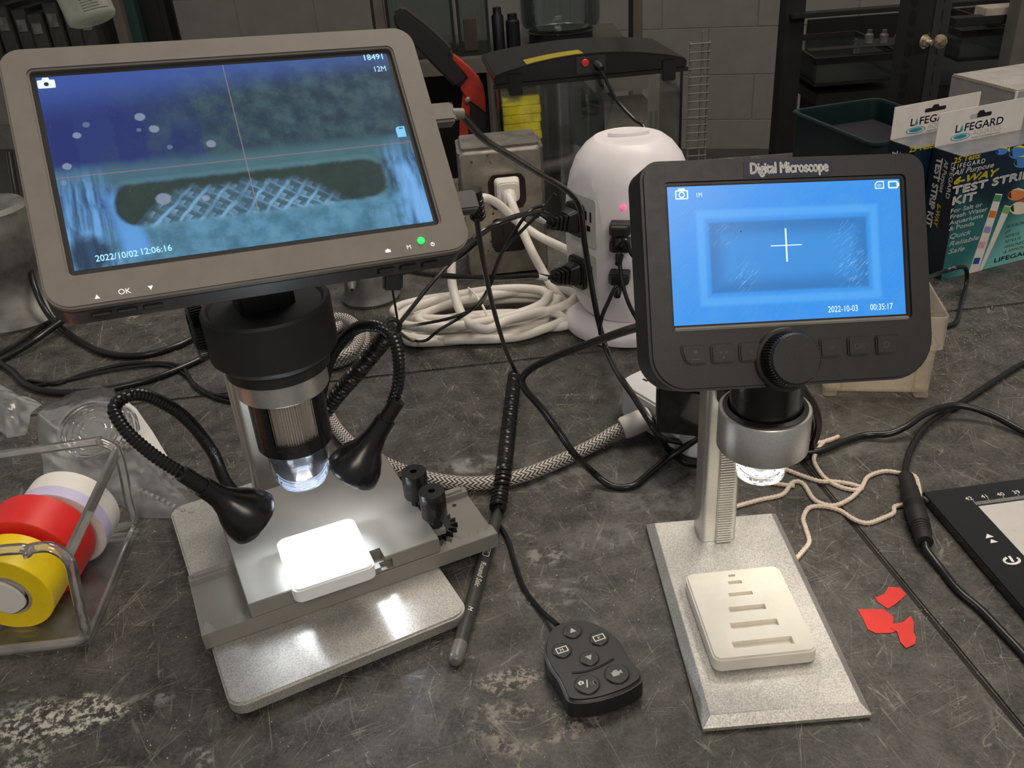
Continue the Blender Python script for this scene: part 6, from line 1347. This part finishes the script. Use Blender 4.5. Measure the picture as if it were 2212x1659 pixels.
for i in range(3):
    x0, x1, y0, y1, z0, z1_ = on_shelf(1140 + i * 36, 1168 + i * 36, 95); sh_box('striped_pack', ('dark blue pack left under the glass jar', 'dark blue pack in the middle under the glass jar', 'dark blue pack right under the glass jar')[i], 'box', (x0, 2608, zs), (x1, 2636, zs + 22), 'navy_plastic', 'packs under the jar', bev=1)
# wire basket hung on the wall side, seen right of the aquarium
wb = thing('wire_rack', 'thin white wire rack standing right of the aquarium', 'rack', (225, 1135, 0))
for px_ in (1489, 1514, 1528):
    p = D(px_, 200, 1135); bm = B(); tube(bm, [V3((p.x, 1135, 0)), V3((p.x, 1135, 150 + (12 if px_ == 1514 else 0)))], 1.6, 6); put(bm, 'upright', 'wire_white', wb)
for i in range(15):
    z = 148 - i * 9.6; a = D(1486, 200, 1135); b = D(1530, 200, 1135); bm = B(); tube(bm, [V3((a.x, 1133, z)), V3((b.x, 1133, z))], .9, 6); put(bm, 'rung', 'wire_white', wb)
# left hand rack in the dark
lr = thing('steel_rack', 'dark rack with a row of grey boxes at the upper left', 'rack', (-1500, 3100, FLOOR_Z))
def post(px0, px1, m_, Y, nm='post'):
    a = D(px0, 50, Y); b = D(px1, 50, Y); bm = B(); box(bm, a.x, b.x, Y, Y + 60, FLOOR_Z, 700); put(bm, nm, m_, lr, bev=2)
post(246, 270, 'brown_post', 3050); post(270, 300, 'teal_panel', 3080, 'side_panel'); post(300, 352, 'deep_black', 3120)
a = D(-80, 118, 3000); b = D(246, 118, 3000); zz = D(100, 125, 3000).z
bm = B(); box(bm, a.x, b.x, 3000, 3400, zz - 40, zz); put(bm, 'shelf_board', 'dark_steel', lr, bev=2)
bm = B(); box(bm, a.x - 100, b.x + 80, 3420, 3440, FLOOR_Z, 700); put(bm, 'back_panel', 'deep_black', lr, smooth=False)
for i in range(7):
    xa = D(-30 + i * 36, 90, 3020).x; xb = D(-30 + i * 36 + 31, 90, 3020).x; h = 125 + 14 * ((i * 5) % 3)
    t = thing('file_box', 'narrow grey file box ' + ('leftmost in the row at the left frame edge', 'second from the left in the dark rack row', 'third from the left in the dark rack row', 'in the middle of the dark rack row', 'left of the hanging tube in the dark rack row', 'second from the brown post in the dark rack', 'nearest the brown post in the dark rack')[i], 'box', ((xa + xb) / 2, 3100, zz), 'file boxes on the dark rack')
    bm = B(); box(bm, xa, xb, 3010 + 8 * (i % 3), 3200, zz, zz + h); put(bm, 'case', 'dark_bin', t, bev=2)
    bm = B(); box(bm, xa + 8, xb - 8, 3006 + 8 * (i % 3), 3011 + 8 * (i % 3), zz + h * .55, zz + h * .8); put(bm, 'spine_label', 'turret_grey', t, smooth=False)
bm = B(); box(bm, a.x, b.x, 3000, 3060, zz + 175, zz + 215); put(bm, 'upper_beam', 'dark_steel', lr, bev=2)
# lead ends and clip hanging under the large monitor
uc = thing('cable_clip', 'small black clip hanging under the right of the large monitor', 'clip', D(850, 610, 700))
M = FR(D(848, 605, 690), (.9, .3, -.2), (0, .2, 1)); bm = B(); box(bm, -8, 8, -8, 6, -4, 4, M); put(bm, 'clip_body', 'black_gloss', uc, bev=1.5)
bm = B(); tube(bm, cr([M @ V3((0, 6, 0)), D(860, 585, 680), D(885, 578, 660), D(930, 575, 640), D(985, 560, 620), D(1030, 525, 600)], 8), 1.5, 7); put(bm, 'lead', 'black_rubber', uc)
bm = B(); tube(bm, [M @ V3((0, -7, 0)), V3((M.translation.x, M.translation.y, 1))], 1.0, 6); put(bm, 'stem', 'black_rubber', uc)

# no piece lies deeper than thing > part > sub-part
for o in list(S.objects):
    while o.parent and o.parent.parent and o.parent.parent.parent: o.parent = o.parent.parent
